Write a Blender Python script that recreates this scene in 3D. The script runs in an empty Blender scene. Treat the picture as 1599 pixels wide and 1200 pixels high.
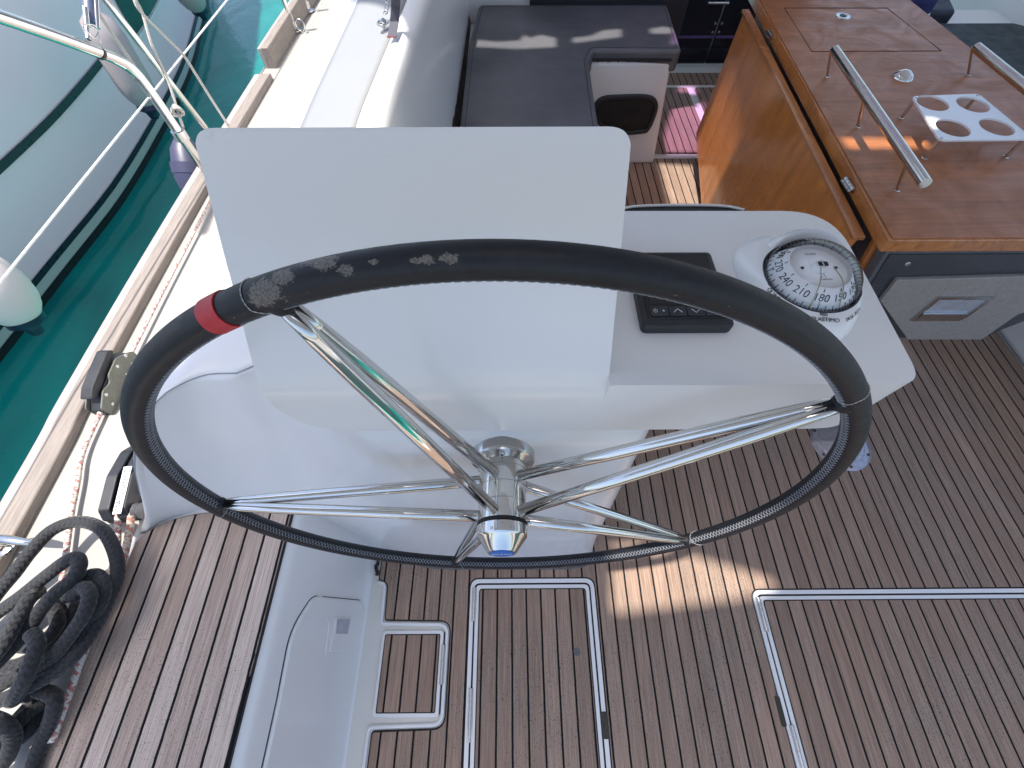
import bpy, bmesh, math, random
from mathutils import Vector, Matrix
from mathutils.geometry import delaunay_2d_cdt
random.seed(7)
PI = math.pi
S = bpy.context.scene
COL = S.collection
# ------------------------------------------------------------------ camera
FPX, PITCH, YAW = 653.6, 1.0525, 0.006
cd = bpy.data.cameras.new('camera'); cam = bpy.data.objects.new('camera', cd); COL.objects.link(cam)
cam.location = (0, 0, 1.6); cam.rotation_euler = (PI/2-PITCH, 0, -YAW)
cd.sensor_width = 36; cd.lens = FPX/1599*36; cd.clip_start = .02; cd.clip_end = 2000
S.camera = cam
# ------------------------------------------------------------------ world, sun
SUNV = Vector((-.22, -.06, 1)).normalized()          # towards the sun
w = bpy.data.worlds.new('World'); S.world = w; w.use_nodes = True
nt = w.node_tree; bg = nt.nodes['Background']; sky = nt.nodes.new('ShaderNodeTexSky')
sky.sky_type = 'NISHITA'; sky.sun_disc = False; sky.dust_density = 2.5; sky.air_density = 1.0; sky.ozone_density = 1.0
sky.sun_elevation = math.asin(SUNV.z); sky.sun_rotation = math.atan2(SUNV.x, SUNV.y)
nt.links.new(sky.outputs[0], bg.inputs[0]); bg.inputs[1].default_value = .15
sd = bpy.data.lights.new('sun', 'SUN'); so = bpy.data.objects.new('sun', sd); COL.objects.link(so)
sd.energy = 3.6; sd.angle = math.radians(1.5); sd.color = (1, .95, .87)
so.rotation_euler = SUNV.to_track_quat('Z', 'Y').to_euler(); so.location = (0, 0, 8)
S.view_settings.view_transform = 'Standard'; S.view_settings.look = 'None'
S.view_settings.gamma = 1; S.view_settings.exposure = 1.06
S.render.resolution_x, S.render.resolution_y = 1024, 768
# ------------------------------------------------------------------ pixel -> world
FW = Vector((math.sin(YAW)*math.cos(PITCH), math.cos(YAW)*math.cos(PITCH), -math.sin(PITCH)))
RT = Vector((math.cos(YAW), -math.sin(YAW), 0)); UP = RT.cross(FW); CO = Vector((0, 0, 1.6))
def at(px, py, x=None, y=None, z=None, pl=None):
    d = FW + RT*((px-799.5)/FPX) + UP*((600-py)/FPX)
    if z is not None: t = (z-CO.z)/d.z
    elif y is not None: t = y/d.y
    elif x is not None: t = x/d.x
    else: t = (pl[0]-CO).dot(pl[1])/d.dot(pl[1])
    return CO + d*t
# ------------------------------------------------------------------ objects
def tag(o, label=None, cat=None, group=None, kind=None):
    if label: o['label'] = label
    if cat: o['category'] = cat
    if group: o['group'] = group
    if kind: o['kind'] = kind
    return o
def thing(name, label, cat, loc=(0, 0, 0), group=None):
    o = bpy.data.objects.new(name, None); COL.objects.link(o); o.location = loc
    o.empty_display_size = .1
    return tag(o, label, cat, group)
def wpos(o):
    v = Vector(o.location)
    while o.parent: o = o.parent; v += Vector(o.location)
    return v
def obj(name, bm, m, parent=None, smooth=None, bevel=None, seg=3):
    me = bpy.data.meshes.new(name)
    bmesh.ops.remove_doubles(bm, verts=bm.verts, dist=1e-6)
    bmesh.ops.recalc_face_normals(bm, faces=bm.faces)
    bm.to_mesh(me); bm.free()
    return mobj(name, me, m, parent, smooth, bevel, seg)
def mobj(name, me, m, parent=None, smooth=None, bevel=None, seg=3):
    if m: me.materials.clear(); me.materials.append(m)
    o = bpy.data.objects.new(name, me); COL.objects.link(o)
    if parent: o.parent = parent; o.location = -wpos(parent)
    if bevel:
        b = o.modifiers.new('b', 'BEVEL'); b.width = bevel; b.segments = seg; b.limit_method = 'ANGLE'; b.angle_limit = math.radians(28)
        b.harden_normals = False
        if smooth is None: smooth = 40
    if smooth is not None:
        me.shade_smooth() if smooth >= 180 else me.set_sharp_from_angle(angle=math.radians(smooth))
        for p in me.polygons: p.use_smooth = True
        if smooth < 180: me.set_sharp_from_angle(angle=math.radians(smooth))
    return o
def box(bm, x0, x1, y0, y1, z0, z1):
    vs = [bm.verts.new((x, y, z)) for z in (z0, z1) for y in (y0, y1) for x in (x0, x1)]
    for f in ((0,1,3,2),(4,5,7,6),(0,1,5,4),(2,3,7,6),(0,2,6,4),(1,3,7,5)): bm.faces.new([vs[i] for i in f])
    return vs
def nb(): return bmesh.new()
def frame(p0, p1):
    d = (p1-p0).normalized(); a = Vector((0, 0, 1)) if abs(d.z) < .9 else Vector((1, 0, 0))
    u = d.cross(a).normalized(); return u, d.cross(u).normalized()
def smoothpts(P, n=8, closed=False):
    P = [Vector(p) for p in P]; out = []; N = len(P)
    for i in range(N if closed else N-1):
        if closed: a, b, c, d = P[i-1], P[i], P[(i+1) % N], P[(i+2) % N]
        else: a, b, c, d = P[max(i-1, 0)], P[i], P[i+1], P[min(i+2, N-1)]
        for k in range(n):
            t = k/n
            out.append(.5*((2*b)+(c-a)*t+(2*a-5*b+4*c-d)*t*t+(3*b-a-3*c+d)*t**3))
    if not closed: out.append(P[-1])
    return out
def tube(bm, P, r, n=16, closed=False, caps=True):
    """tube with UV (turns, metres); r may be a list"""
    uv = bm.loops.layers.uv.verify()
    P = [Vector(p) for p in P]; N = len(P); rs = r if isinstance(r, list) else [r]*N
    rings = []; u = None; L = 0; Ls = []
    for i in range(N):
        if closed: t = (P[(i+1) % N]-P[i-1]).normalized()
        else: t = (P[min(i+1, N-1)]-P[max(i-1, 0)]).normalized()
        if u is None: u = frame(Vector(), t)[0]
        u = (u-t*u.dot(t)).normalized(); v = t.cross(u)
        if i: L += (P[i]-P[i-1]).length
        Ls.append(L)
        rings.append([bm.verts.new(P[i]+(u*math.cos(2*PI*k/n)+v*math.sin(2*PI*k/n))*rs[i]) for k in range(n)])
    M = N if closed else N-1
    for i in range(M):
        A, B = rings[i], rings[(i+1) % N]; off = 0
        if closed and i == N-1:
            off = min(range(n), key=lambda q: (A[0].co-B[q].co).length)
        l1 = Ls[i+1] if i+1 < N else L+(P[0]-P[-1]).length
        for k in range(n):
            f = bm.faces.new((A[k], A[(k+1) % n], B[(k+1+off) % n], B[(k+off) % n]))
            for lp, q in zip(f.loops, ((k/n, Ls[i]), ((k+1)/n, Ls[i]), ((k+1)/n, l1), (k/n, l1))): lp[uv].uv = q
    if caps and not closed:
        bm.faces.new(rings[0][::-1]); bm.faces.new(rings[-1])
def lathe(bm, prof, C, A, n=40):
    """prof [(radius, along)] about axis A from C"""
    C = Vector(C); A = Vector(A).normalized(); u, v = frame(Vector(), A)
    rings = []
    for r, h in prof:
        if r < 1e-6: rings.append([bm.verts.new(C+A*h)])
        else: rings.append([bm.verts.new(C+A*h+(u*math.cos(2*PI*k/n)+v*math.sin(2*PI*k/n))*r) for k in range(n)])
    for a, b in zip(rings, rings[1:]):
        for k in range(n):
            q = []
            for vv in (a[k % len(a)], a[(k+1) % len(a)], b[(k+1) % len(b)], b[k % len(b)]):
                if vv not in q: q.append(vv)
            if len(q) > 2: bm.faces.new(q)
def rpoly(P, R, n=6):
    """round the corners of a 2-D polygon"""
    out = []; N = len(P); R = R if isinstance(R, (list, tuple)) else [R]*N
    for i in range(N):
        p = Vector(P[i][:2]); a = Vector(P[i-1][:2]); b = Vector(P[(i+1) % N][:2]); r = R[i]
        u = (a-p).normalized(); v = (b-p).normalized()
        if r < 1e-5: out.append(p); continue
        ang = u.angle(v); d = min(r/math.tan(ang/2), (a-p).length*.49, (b-p).length*.49)
        p0, p1 = p+u*d, p+v*d
        for k in range(n+1):
            t = k/n; out.append(p0*(1-t)**2+p*2*t*(1-t)+p1*t*t)
    return out
def offset(P, d):
    """grow (d>0) a polygon"""
    P = [Vector(p[:2]) for p in P]; N = len(P)
    ar = sum(P[i].x*P[(i+1) % N].y-P[(i+1) % N].x*P[i].y for i in range(N)); s = 1 if ar > 0 else -1
    out = []
    for i in range(N):
        a, p, b = P[i-1], P[i], P[(i+1) % N]
        e1 = (p-a); e2 = (b-p)
        if e1.length < 1e-7 or e2.length < 1e-7: out.append(p); continue
        e1.normalize(); e2.normalize()
        n1 = Vector((e1.y, -e1.x))*s; n2 = Vector((e2.y, -e2.x))*s
        m = n1+n2
        if m.length < 1e-4: out.append(p+n1*d); continue
        m.normalize(); out.append(p+m*(d/max(.4, m.dot(n1))))
    return out
def prism(bm, P, z0, z1, holes=(), tf=None):
    """extruded polygon; tf maps (x,y,z) to world"""
    tf = tf or (lambda x, y, z: Vector((x, y, z)))
    loops = [[Vector((p[0], p[1], 0)) for p in q] for q in [P]+list(holes)]
    flat = [p for q in loops for p in q]
    lo = [bm.verts.new(tf(p.x, p.y, z0)) for p in flat]; hi = [bm.verts.new(tf(p.x, p.y, z1)) for p in flat]
    if not holes:
        bm.faces.new(lo[::-1]); bm.faces.new(hi)
    else:
        ed = []; k = 0
        for q in loops:
            n = len(q); ed += [(k+i, k+(i+1) % n) for i in range(n)]; k += n
        vv, _, ff, ov, _, _ = delaunay_2d_cdt([Vector((p.x, p.y)) for p in flat], ed, [], 0, 1e-7)
        orig = [o[0] if o else None for o in ov]
        def inside(c, q):
            r_ = False; j = len(q)-1
            for i in range(len(q)):
                if (q[i].y > c.y) != (q[j].y > c.y) and c.x < (q[j].x-q[i].x)*(c.y-q[i].y)/(q[j].y-q[i].y)+q[i].x: r_ = not r_
                j = i
            return r_
        for t in ff:
            c = sum((vv[i] for i in t), Vector((0, 0)))/len(t)
            if any(orig[i] is None for i in t) or not inside(c, loops[0]) or any(inside(c, q) for q in loops[1:]): continue
            bm.faces.new([lo[orig[i]] for i in t][::-1]); bm.faces.new([hi[orig[i]] for i in t])
    k = 0
    for q in loops:
        n = len(q)
        for i in range(n): 
            a, b = k+i, k+(i+1) % n
            bm.faces.new((lo[a], lo[b], hi[b], hi[a]))
        k += n
def rect(x0, x1, y0, y1): return [(x0, y0), (x1, y0), (x1, y1), (x0, y1)]
def boolean(a, b, op):
    """mesh of a op b; both objects are removed"""
    m = a.modifiers.new('x', 'BOOLEAN'); m.object = b; m.operation = op; m.solver = 'EXACT'
    bpy.context.view_layer.update()
    dg = bpy.context.evaluated_depsgraph_get()
    me = bpy.data.meshes.new_from_object(a.evaluated_get(dg))
    for o in (a, b): bpy.data.objects.remove(o)
    return me
def tmp(bm): return obj('tmp', bm, None)
def text(name, s, size, M, m, parent, depth=.0002, align='CENTER'):
    cu = bpy.data.curves.new('t', 'FONT'); cu.body = s; cu.size = size; cu.extrude = depth; cu.align_x = align; cu.align_y = 'CENTER'
    o = bpy.data.objects.new('t', cu); COL.objects.link(o); bpy.context.view_layer.update()
    me = bpy.data.meshes.new_from_object(o.evaluated_get(bpy.context.evaluated_depsgraph_get()))
    bpy.data.objects.remove(o); me.transform(M)
    return mobj(name, me, m, parent)
def basis(o, x, y):
    x = Vector(x).normalized(); y = Vector(y); y = (y-x*y.dot(x)).normalized(); z = x.cross(y)
    return Matrix(((x.x, y.x, z.x, o[0]), (x.y, y.y, z.y, o[1]), (x.z, y.z, z.z, o[2]), (0, 0, 0, 1)))
# ------------------------------------------------------------------ materials
class NT:
    def __init__(s, name):
        s.m = bpy.data.materials.new(name); s.m.use_nodes = True; s.t = s.m.node_tree; s.b = s.t.nodes['Principled BSDF']
        s.tc = s.t.nodes.new('ShaderNodeTexCoord')
    def n(s, typ, **k):
        o = s.t.nodes.new(typ)
        for a, v in k.items(): setattr(o, a, v)
        return o
    def l(s, a, b): s.t.links.new(a, b)
    def v(s, inp, val):
        if hasattr(val, 'is_output'): s.l(val, inp)
        else: inp.default_value = val
    def math(s, op, a, b=0, c=0, clamp=False):
        o = s.n('ShaderNodeMath', operation=op, use_clamp=clamp); s.v(o.inputs[0], a); s.v(o.inputs[1], b); s.v(o.inputs[2], c); return o.outputs[0]
    def mix(s, f, a, b, blend='MIX'):
        o = s.n('ShaderNodeMix', data_type='RGBA', blend_type=blend); s.v(o.inputs[0], f)
        s.v(o.inputs[6], (*a, 1) if isinstance(a, tuple) else a); s.v(o.inputs[7], (*b, 1) if isinstance(b, tuple) else b); return o.outputs[2]
    def noise(s, scale, vec=None, detail=3, rough=.55, stretch=None, dist=0):
        o = s.n('ShaderNodeTexNoise'); o.inputs['Scale'].default_value = scale; o.inputs['Detail'].default_value = detail; o.inputs['Roughness'].default_value = rough
        o.inputs['Distortion'].default_value = dist
        v = vec or s.tc.outputs['Object']
        if stretch:
            mp = s.n('ShaderNodeMapping'); mp.inputs['Scale'].default_value = stretch; s.l(v, mp.inputs[0]); v = mp.outputs[0]
        s.l(v, o.inputs['Vector']); return o.outputs['Fac']
    def ramp(s, f, stops):
        o = s.n('ShaderNodeValToRGB'); e = o.color_ramp.elements
        while len(e) < len(stops): e.new(.5)
        for q, (p, c) in zip(e, stops): q.position = p; q.color = (*c, 1) if isinstance(c, tuple) else (c, c, c, 1)
        s.v(o.inputs[0], f); return o.outputs[0]
    def rng(s, f, a, b, c=0, d=1):
        o = s.n('ShaderNodeMapRange'); s.v(o.inputs[0], f)
        for i, q in enumerate((a, b, c, d)): o.inputs[i+1].default_value = q
        return o.outputs[0]
    def bump(s, h, st=.2, d=.001, prev=None):
        o = s.n('ShaderNodeBump'); o.inputs['Strength'].default_value = st; o.inputs['Distance'].default_value = d; s.v(o.inputs['Height'], h)
        if prev: s.l(prev, o.inputs['Normal'])
        s.l(o.outputs[0], s.b.inputs['Normal']); return o.outputs[0]
    def set(s, col=None, rough=None, metal=None, **k):
        if col is not None: s.v(s.b.inputs['Base Color'], (*col, 1) if isinstance(col, tuple) else col)
        if rough is not None: s.v(s.b.inputs['Roughness'], rough)
        if metal is not None: s.v(s.b.inputs['Metallic'], metal)
        for a, v in k.items(): s.v(s.b.inputs[a.replace('_', ' ')], v)
        return s.m
def gel(name, c, rough=.28, grime=.06, coat=.3, stain=(.45, .40, .33)):
    s = NT(name); n1 = s.noise(2.3, detail=5); n2 = s.noise(35, detail=4, rough=.7)
    col = s.mix(s.rng(n1, .25, .85, 0, grime), c, stain)
    col = s.mix(s.rng(n2, .60, .95, 0, grime), col, stain)
    sc_ = s.noise(9, detail=5, rough=.75, stretch=(1, 5, 3), dist=.6); col = s.mix(s.rng(sc_, .68, .80, 0, .30), col, tuple(q*.5 for q in stain))
    return s.set(col, s.rng(n1, .3, .7, rough*.92, rough*1.1), 0, Coat_Weight=coat, Coat_Roughness=.08)
def nonskid(name, c):
    s = NT(name); v = s.n('ShaderNodeTexVoronoi'); v.inputs['Scale'].default_value = 420; s.l(s.tc.outputs['Object'], v.inputs['Vector'])
    n1 = s.noise(3, detail=6, rough=.65); col = s.mix(s.rng(n1, .45, .8, 0, .25), c, tuple(q*.78 for q in c))
    s.bump(v.outputs['Distance'], .35, .001); return s.set(col, .6)
def plain(name, c, rough=.5, metal=0, nz=60, ns=.12, **k):
    s = NT(name); f = s.noise(nz, detail=4); dark = tuple(q*(1-ns*2) for q in c)
    s.bump(f, .08, .001); return s.set(s.mix(s.rng(f, .3, .7), c, dark), s.rng(s.noise(nz*.3), .3, .7, rough*.85, min(1, rough*1.2)), metal, **k)
def steel(name='polished_steel', c=(.66, .65, .63), r=.07):
    s = NT(name); f = s.noise(14, detail=5, rough=.7)
    s.bump(s.noise(6), .05, .002)
    return s.set(s.mix(s.rng(f, .5, .8, 0, .35), c, (.42, .38, .33)), s.rng(f, .35, .8, r*.6, r*2.6), 1)
def teak(name, x0, pitch, cols, seam=.045, seamcol=(.008, .008, .009), grey=.3, greycol=(.42, .36, .31)):
    s = NT(name); sp = s.n('ShaderNodeSeparateXYZ'); s.l(s.tc.outputs['Object'], sp.inputs[0])
    q = s.math('DIVIDE', s.math('SUBTRACT', sp.outputs[0], x0), pitch); fl = s.math('FLOOR', q); fr = s.math('FRACT', q)
    # uneven seam edge
    wob = s.math('MULTIPLY', s.math('SUBTRACT', s.noise(40, detail=2), .5), .035)
    edge = s.math('MINIMUM', s.math('ADD', fr, wob), s.math('SUBTRACT', 1, s.math('ADD', fr, wob)))
    mask = s.math('LESS_THAN', edge, seam)
    wn = s.n('ShaderNodeTexWhiteNoise', noise_dimensions='1D'); s.l(fl, wn.inputs['W'])
    cmb = s.n('ShaderNodeCombineXYZ'); s.l(sp.outputs[0], cmb.inputs[0]); s.l(s.math('ADD', sp.outputs[1], s.math('MULTIPLY', wn.outputs[0], 37)), cmb.inputs[1]); s.l(fl, cmb.inputs[2])
    g1 = s.noise(1, cmb.outputs[0], 5, .7, (420, 7, 1)); g2 = s.noise(1, cmb.outputs[0], 4, .6, (90, 2.2, 1), .6)
    col = s.ramp(wn.outputs[0], [(0, cols[1]), (.3, cols[0]), (.55, cols[3]), (.8, cols[2]), (1, tuple(q*1.12 for q in cols[2]))])
    big = s.noise(2.2, detail=5, rough=.6)
    col = s.mix(s.rng(big, .4, .7, 0, grey), col, greycol)
    col = s.mix(s.rng(g2, .3, .7, 0, .5), col, s.mix(1., col, (.62, .55, .5), 'MULTIPLY'))
    col = s.mix(s.rng(g1, .35, .65, 0, .85), col, s.mix(1., col, (.46, .42, .41), 'MULTIPLY'))
    spots = s.noise(260, detail=2, rough=.5)
    col = s.mix(s.math('MULTIPLY', s.rng(spots, .60, .70, 0, .75), s.rng(big, .42, .6)), col, (.03, .025, .025))
    col = s.mix(mask, col, seamcol)
    h = s.math('SUBTRACT', s.math('MULTIPLY', g1, .35), s.rng(edge, seam*.3, seam*1.6, 1, 0))
    s.bump(h, .5, .0012)
    return s.set(col, s.math('ADD', .60, s.math('MULTIPLY', mask, .38)), 0, Specular_IOR_Level=.3)
def varnish(name, a, b, axis='Y', rough=.18, coat=.8, scale=1.):
    s = NT(name); st = {'Y': (28, 1.6, 28), 'X': (1.6, 28, 28), 'Z': (30, 30, 1.8)}[axis]
    g = s.noise(scale, detail=6, rough=.6, stretch=st, dist=1.2); g2 = s.noise(scale*3, detail=4, rough=.6, stretch=tuple(q*3 for q in st))
    big = s.noise(4.5, detail=6, rough=.6, dist=2.5)
    col = s.ramp(g, [(.28, b), (.5, a), (.72, tuple(q*1.25 for q in a))])
    col = s.mix(s.rng(g2, .4, .7, 0, .35), col, b); col = s.mix(s.rng(big, .35, .7, 0, .65), col, b)
    s.bump(g2, .05, .0006)
    return s.set(col, s.rng(big, .3, .7, rough, rough*1.8), 0, Coat_Weight=coat, Coat_Roughness=.12)
def braid(name, a, b, ticks=None, nU=6, pitch=.016):
    """a braided rope: diagonal weave on the tube's UV"""
    s = NT(name); sp = s.n('ShaderNodeSeparateXYZ'); s.l(s.tc.outputs['UV'], sp.inputs[0])
    U = s.math('MULTIPLY', sp.outputs[0], nU); V = s.math('DIVIDE', sp.outputs[1], pitch)
    p, m = s.math('ADD', U, V), s.math('SUBTRACT', U, V)
    fp, fm = s.math('FRACT', p), s.math('FRACT', m)
    tri = lambda f: s.math('SUBTRACT', 1, s.math('ABSOLUTE', s.math('SUBTRACT', s.math('MULTIPLY', f, 2), 1)))
    par = s.math('FRACT', s.math('MULTIPLY', s.math('ADD', s.math('FLOOR', p), s.math('FLOOR', m)), .5))
    sel = s.math('GREATER_THAN', par, .25)
    h1 = s.math('POWER', tri(fp), .6); h2 = s.math('POWER', tri(fm), .6)
    mx = s.n('ShaderNodeMix', data_type='FLOAT'); s.l(sel, mx.inputs[0]); s.l(h1, mx.inputs[2]); s.l(h2, mx.inputs[3]); h = mx.outputs[0]
    col = s.mix(h, b, a)
    fz = s.noise(300, detail=2); col = s.mix(s.rng(fz, .5, .8, 0, .4), col, tuple(min(1, q*1.7) for q in a))
    if ticks:
        k = s.n('ShaderNodeCombineXYZ'); s.l(s.math('FLOOR', p), k.inputs[0]); s.l(s.math('FLOOR', m), k.inputs[1])
        wn = s.n('ShaderNodeTexWhiteNoise', noise_dimensions='2D'); s.l(k.outputs[0], wn.inputs['Vector'])
        st = s.math('LESS_THAN', s.math('ABSOLUTE', s.math('SUBTRACT', s.math('FRACT', s.math('MULTIPLY', s.math('FLOOR', p), 1/3.)), .5)), .3)
        col = s.mix(s.math('MULTIPLY', s.math('GREATER_THAN', wn.outputs[0], .55), s.math('MULTIPLY', st, .75)), col, ticks)
    s.bump(h, .8, .0018); return s.set(col, .75, 0, Sheen_Weight=.2)

WHITE = gel('white_gelcoat', (.80, .785, .772), .3, .07); CREAM = gel('cream_gelcoat', (.74, .72, .66), .4, .16, .1)
DECKW = nonskid('deck_nonskid', (.335, .322, .297)); DECKG = nonskid('coaming_nonskid', (.28, .288, .30))
STEEL = steel(); STEEL2 = steel('brushed_steel', (.60, .60, .60), .16)
TEAKC = [(.45, .305, .225), (.385, .262, .195), (.49, .34, .255), (.42, .29, .215)]
TEAK_F = teak('cockpit_teak', .0, .0489, TEAKC, grey=.6, greycol=(.37, .305, .245), seam=.062)
TEAK_S = teak('seat_teak', .0, .05, [(.68, .54, .45), (.56, .43, .35), (.74, .61, .52), (.62, .49, .40)], grey=.4, greycol=(.64, .54, .46), seam=.062)  # paler mix than the cockpit teak
BLACKR = plain('black_rubber', (.010, .010, .011), .6)
BLACKP = plain('black_plastic', (.022, .024, .030), .45)
s = NT('black_gloss'); BLACKG = s.set(s.mix(s.rng(s.noise(20), .4, .7, 0, .4), (.006, .006, .008), (.014, .014, .018)), .08)
GREYM = plain('grey_laminate', (.12, .12, .13), .42, 0, 90, .12)
WOOD = varnish('varnished_mahogany', (.62, .215, .045), (.40, .12, .022), 'Z', .2, .8, .8)
WOODE = varnish('varnished_edge', (.50, .19, .055), (.30, .09, .02), 'Y')
TOPW = varnish('table_top_wood', (.40, .145, .048), (.25, .088, .030), 'X', .30, .04, .9); TOPW.node_tree.nodes['Principled BSDF'].inputs['Specular IOR Level'].default_value = .3
GREYTEAK = NT('weathered_teak'); s = GREYTEAK; g = s.noise(1, detail=6, rough=.7, stretch=(160, 9, 160))
GREYTEAK = s.set(s.mix(s.rng(g, .3, .7), (.29, .25, .222), (.17, .145, .128)), .75); s.bump(g, .35, .001)
PALETEAK = NT('bleached_rail'); s = PALETEAK; g = s.noise(1, detail=6, rough=.7, stretch=(60, 6, 60))
PALETEAK = s.set(s.mix(s.rng(g, .3, .75), (.36, .335, .325), (.25, .225, .215)), .7)
BLKROPE = braid('black_braid', (.016, .017, .021), (.0015, .0015, .002), None, 7, .013)
WHTROPE = braid('white_braid', (.74, .70, .64), (.40, .36, .32), (.45, .06, .05), 5, .007)
LTROPE = braid('plain_braid', (.62, .60, .55), (.30, .28, .25), None, 4, .006)
# ================================================================== SETTING
# water
bm = nb(); box(bm, -120, 120, -120, 200, -1.2, -.72)
s = NT('harbour_water'); n1 = s.noise(1.1, detail=3, rough=.5, stretch=(1.4, .7, 1), dist=.6); n2 = s.noise(7, detail=3, dist=.8)
col = s.mix(s.rng(n1, .35, .65), (.002, .200, .170), (.002, .125, .110))
col = s.mix(s.rng(s.noise(30, detail=3), .70, .76, 0, .35), col, (.1, .4, .36))
h = s.math('ADD', n1, s.math('MULTIPLY', n2, .12)); s.bump(h, .4, .05)
WATER = s.set(col, .07, 0, IOR=1.33, Specular_IOR_Level=.6)
tag(obj('water', bm, WATER), kind='structure')
bm = nb(); box(bm, -60, 60, -60, -3.4, -3, .55); tag(obj('bounce_quay', bm, plain('bounce_quay_concrete', (.42, .40, .37), .9, 0, 3, .15)), kind='structure')  # unseen quay astern, added to bounce neutral light into the cockpit
# cockpit sole: white moulding, black caulking sheet, teak sheet with the hatch openings left out
XF0, XF1, YF0, YF1 = -.50, 2.33, -1.6, 2.52
HM = rect(-.142, .283, -.60, .132); HR = rect(.818, 2.20, -.9, .092); HS = None
outer = [(-.462, .62), (-.462, .132), (-.43, .118), (-.424, .008), (-.205, .004), (-.205, -.272), (-.421, -.277), (-.421, -1.5), (2.30, -1.5), (2.30, 2.55), (-.462, 2.55)]
outr = [0, .008, .02, .012, .035, .035, .012, 0, 0, 0, 0]
outer = rpoly(outer, outr, 6)[::-1]
hm = rpoly(HM, .03); hr = rpoly(HR, .03)
bm = nb(); box(bm, -.62, 2.45, -1.6, 5, -.12, 0); tag(obj('cockpit_floor', bm, CREAM), kind='structure')
bm = nb(); prism(bm, outer, .0015, .003, [hm, hr]); tag(obj('floor_caulking', bm, BLACKR), kind='structure')
bm = nb(); prism(bm, offset(outer, -.0045), .0015, .0065, [offset(hm, .0045), offset(hr, .0045)]); tag(obj('teak_floor', bm, TEAK_F), kind='structure')
# second teak area further forward
fw_o = rpoly(rect(.93, 2.3, 2.62, 3.42), .02)
bm = nb(); prism(bm, rpoly(rect(.93, 1.30, 2.60, 3.40), .02), .0015, .012); o = obj('forward_floor_board', bm, TEAK_F)
tag(o, 'narrow teak floor board lying beside the bench end, washed in violet light', 'floor board')
bm = nb(); prism(bm, rpoly(rect(1.36, 2.2, 2.60, 3.40), .02), .0015, .012); o = obj('forward_floor_board', bm, TEAK_F)
tag(o, 'dark teak floor board between the violet board and the table leaf', 'floor board')
bm = nb(); prism(bm, rpoly(rect(.93, 2.2, 3.46, 3.62), .01), .0015, .009); tag(obj('forward_teak_floor', bm, TEAK_F), kind='structure')
# ---- hatches
def hinge(a, b, r, nk, parent):
    a, b = Vector(a), Vector(b); L = (b-a).length; bm = nb(); pr = [(0, 0), (r, 0)]
    for k in range(1, nk): pr += [(r, L*k/nk-.0010), (r*.7, L*k/nk-.0008), (r*.7, L*k/nk+.0008), (r, L*k/nk+.0010)]
    lathe(bm, pr+[(r, L), (0, L)], a, b-a, 14); h = obj('hinge', bm, STEEL2, parent, 30)
    bm = nb(); box(bm, a.x-r*1.8, a.x+r*1.8, a.y, b.y, a.z-r*.75, a.z-r*.35); obj('hinge_plate', bm, STEEL2, h)
def hatch(label, op, grp, hinges, vert=True, hole=None, notch=None, teakm=TEAK_F):
    cx = sum(p[0] for p in op)/4; cy = sum(p[1] for p in op)/4
    t = thing('floor_hatch', label, 'hatch', (cx, cy, 0), grp)
    R = .03
    cx_ = [p[0] for p in op]; cy_ = [p[1] for p in op]
    ins = lambda d, r: rpoly(rect(min(cx_)+d, max(cx_)-d, min(cy_)+d, max(cy_)-d), r)
    a = ins(0, R)
    bm = nb(); prism(bm, ins(.0005, R), .0012, .0075, [ins(.013, .02)]); obj('coaming_rim', bm, WHITE, t, 40)
    bm = nb(); prism(bm, ins(.013, .02), .0008, .0026); obj('seal', bm, BLACKR, t)
    b = ins(.0185, .016)
    bm = nb(); prism(bm, b, .0026, .0080); obj('lid', bm, WHITE, t, bevel=.0015, seg=2)
    bm = nb(); prism(bm, ins(.030, .012), .008, .0087); obj('caulking', bm, BLACKR, t)
    bm = nb(); prism(bm, ins(.0335, .010), .0084, .0100); obj('planking', bm, teakm, t)
    for hx, hy, ln in hinges:
        hinge((hx, hy-ln/2, .0105), (hx, hy+ln/2, .0105), .0042, 4, t)
    if hole:
        bm = nb(); lathe(bm, [(0, .0106), (.0085, .0106), (.0105, .0112), (.0115, .0100)], (hole[0], hole[1], 0), (0, 0, 1), 28); obj('finger_pull', bm, GREYM, t, 40)
    if notch:
        x0, x1, y0, y1 = notch
        bm = nb(); prism(bm, rpoly(rect(x0, x1, y0, y1), .006), .0078, .0083); obj('latch_recess', bm, plain('recess_brown', (.05, .042, .03), .7), t)
    return t
hatch('centre teak hatch with white rim and round grey finger pull, below the wheel', HM, None, [(-.1275, .055, .10), (-.1275, -.24, .13)], hole=(.2075, -.082), notch=(.266, .286, -.300, -.235))
hatch('large teak hatch with white rim in the lower right of the cockpit', HR, None, [(.8335, .02, .10), (.8335, -.33, .12)], notch=(.804, .820, -.275, -.20))
HSP = rect(-.424, -.2235, -.246, -.020)
t = thing('locker_hatch', 'smallest teak hatch in a white rim beside the helm seat base', 'hatch', (-.32, -.13, 0))
a = rpoly(HSP, .012)
bm = nb(); prism(bm, a, .001, .009); obj('lid', bm, WHITE, t, bevel=.002, seg=2)
bm = nb(); prism(bm, rpoly(rect(-.414, -.2335, -.236, -.030), .006), .009, .0096); obj('caulking', bm, BLACKR, t)
bm = nb(); prism(bm, rpoly(rect(-.4108, -.2367, -.2328, -.0332), .004), .0094, .0110); obj('planking', bm, TEAK_F, t)
bm = nb(); prism(bm, rpoly(rect(-.2225, -.2195, -.24, -.025), .0), .0008, .0035); obj('seal', bm, BLACKR, t)
hinge((-.2205, -.165, .0115), (-.2205, -.06, .0115), .004, 5, t)
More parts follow.
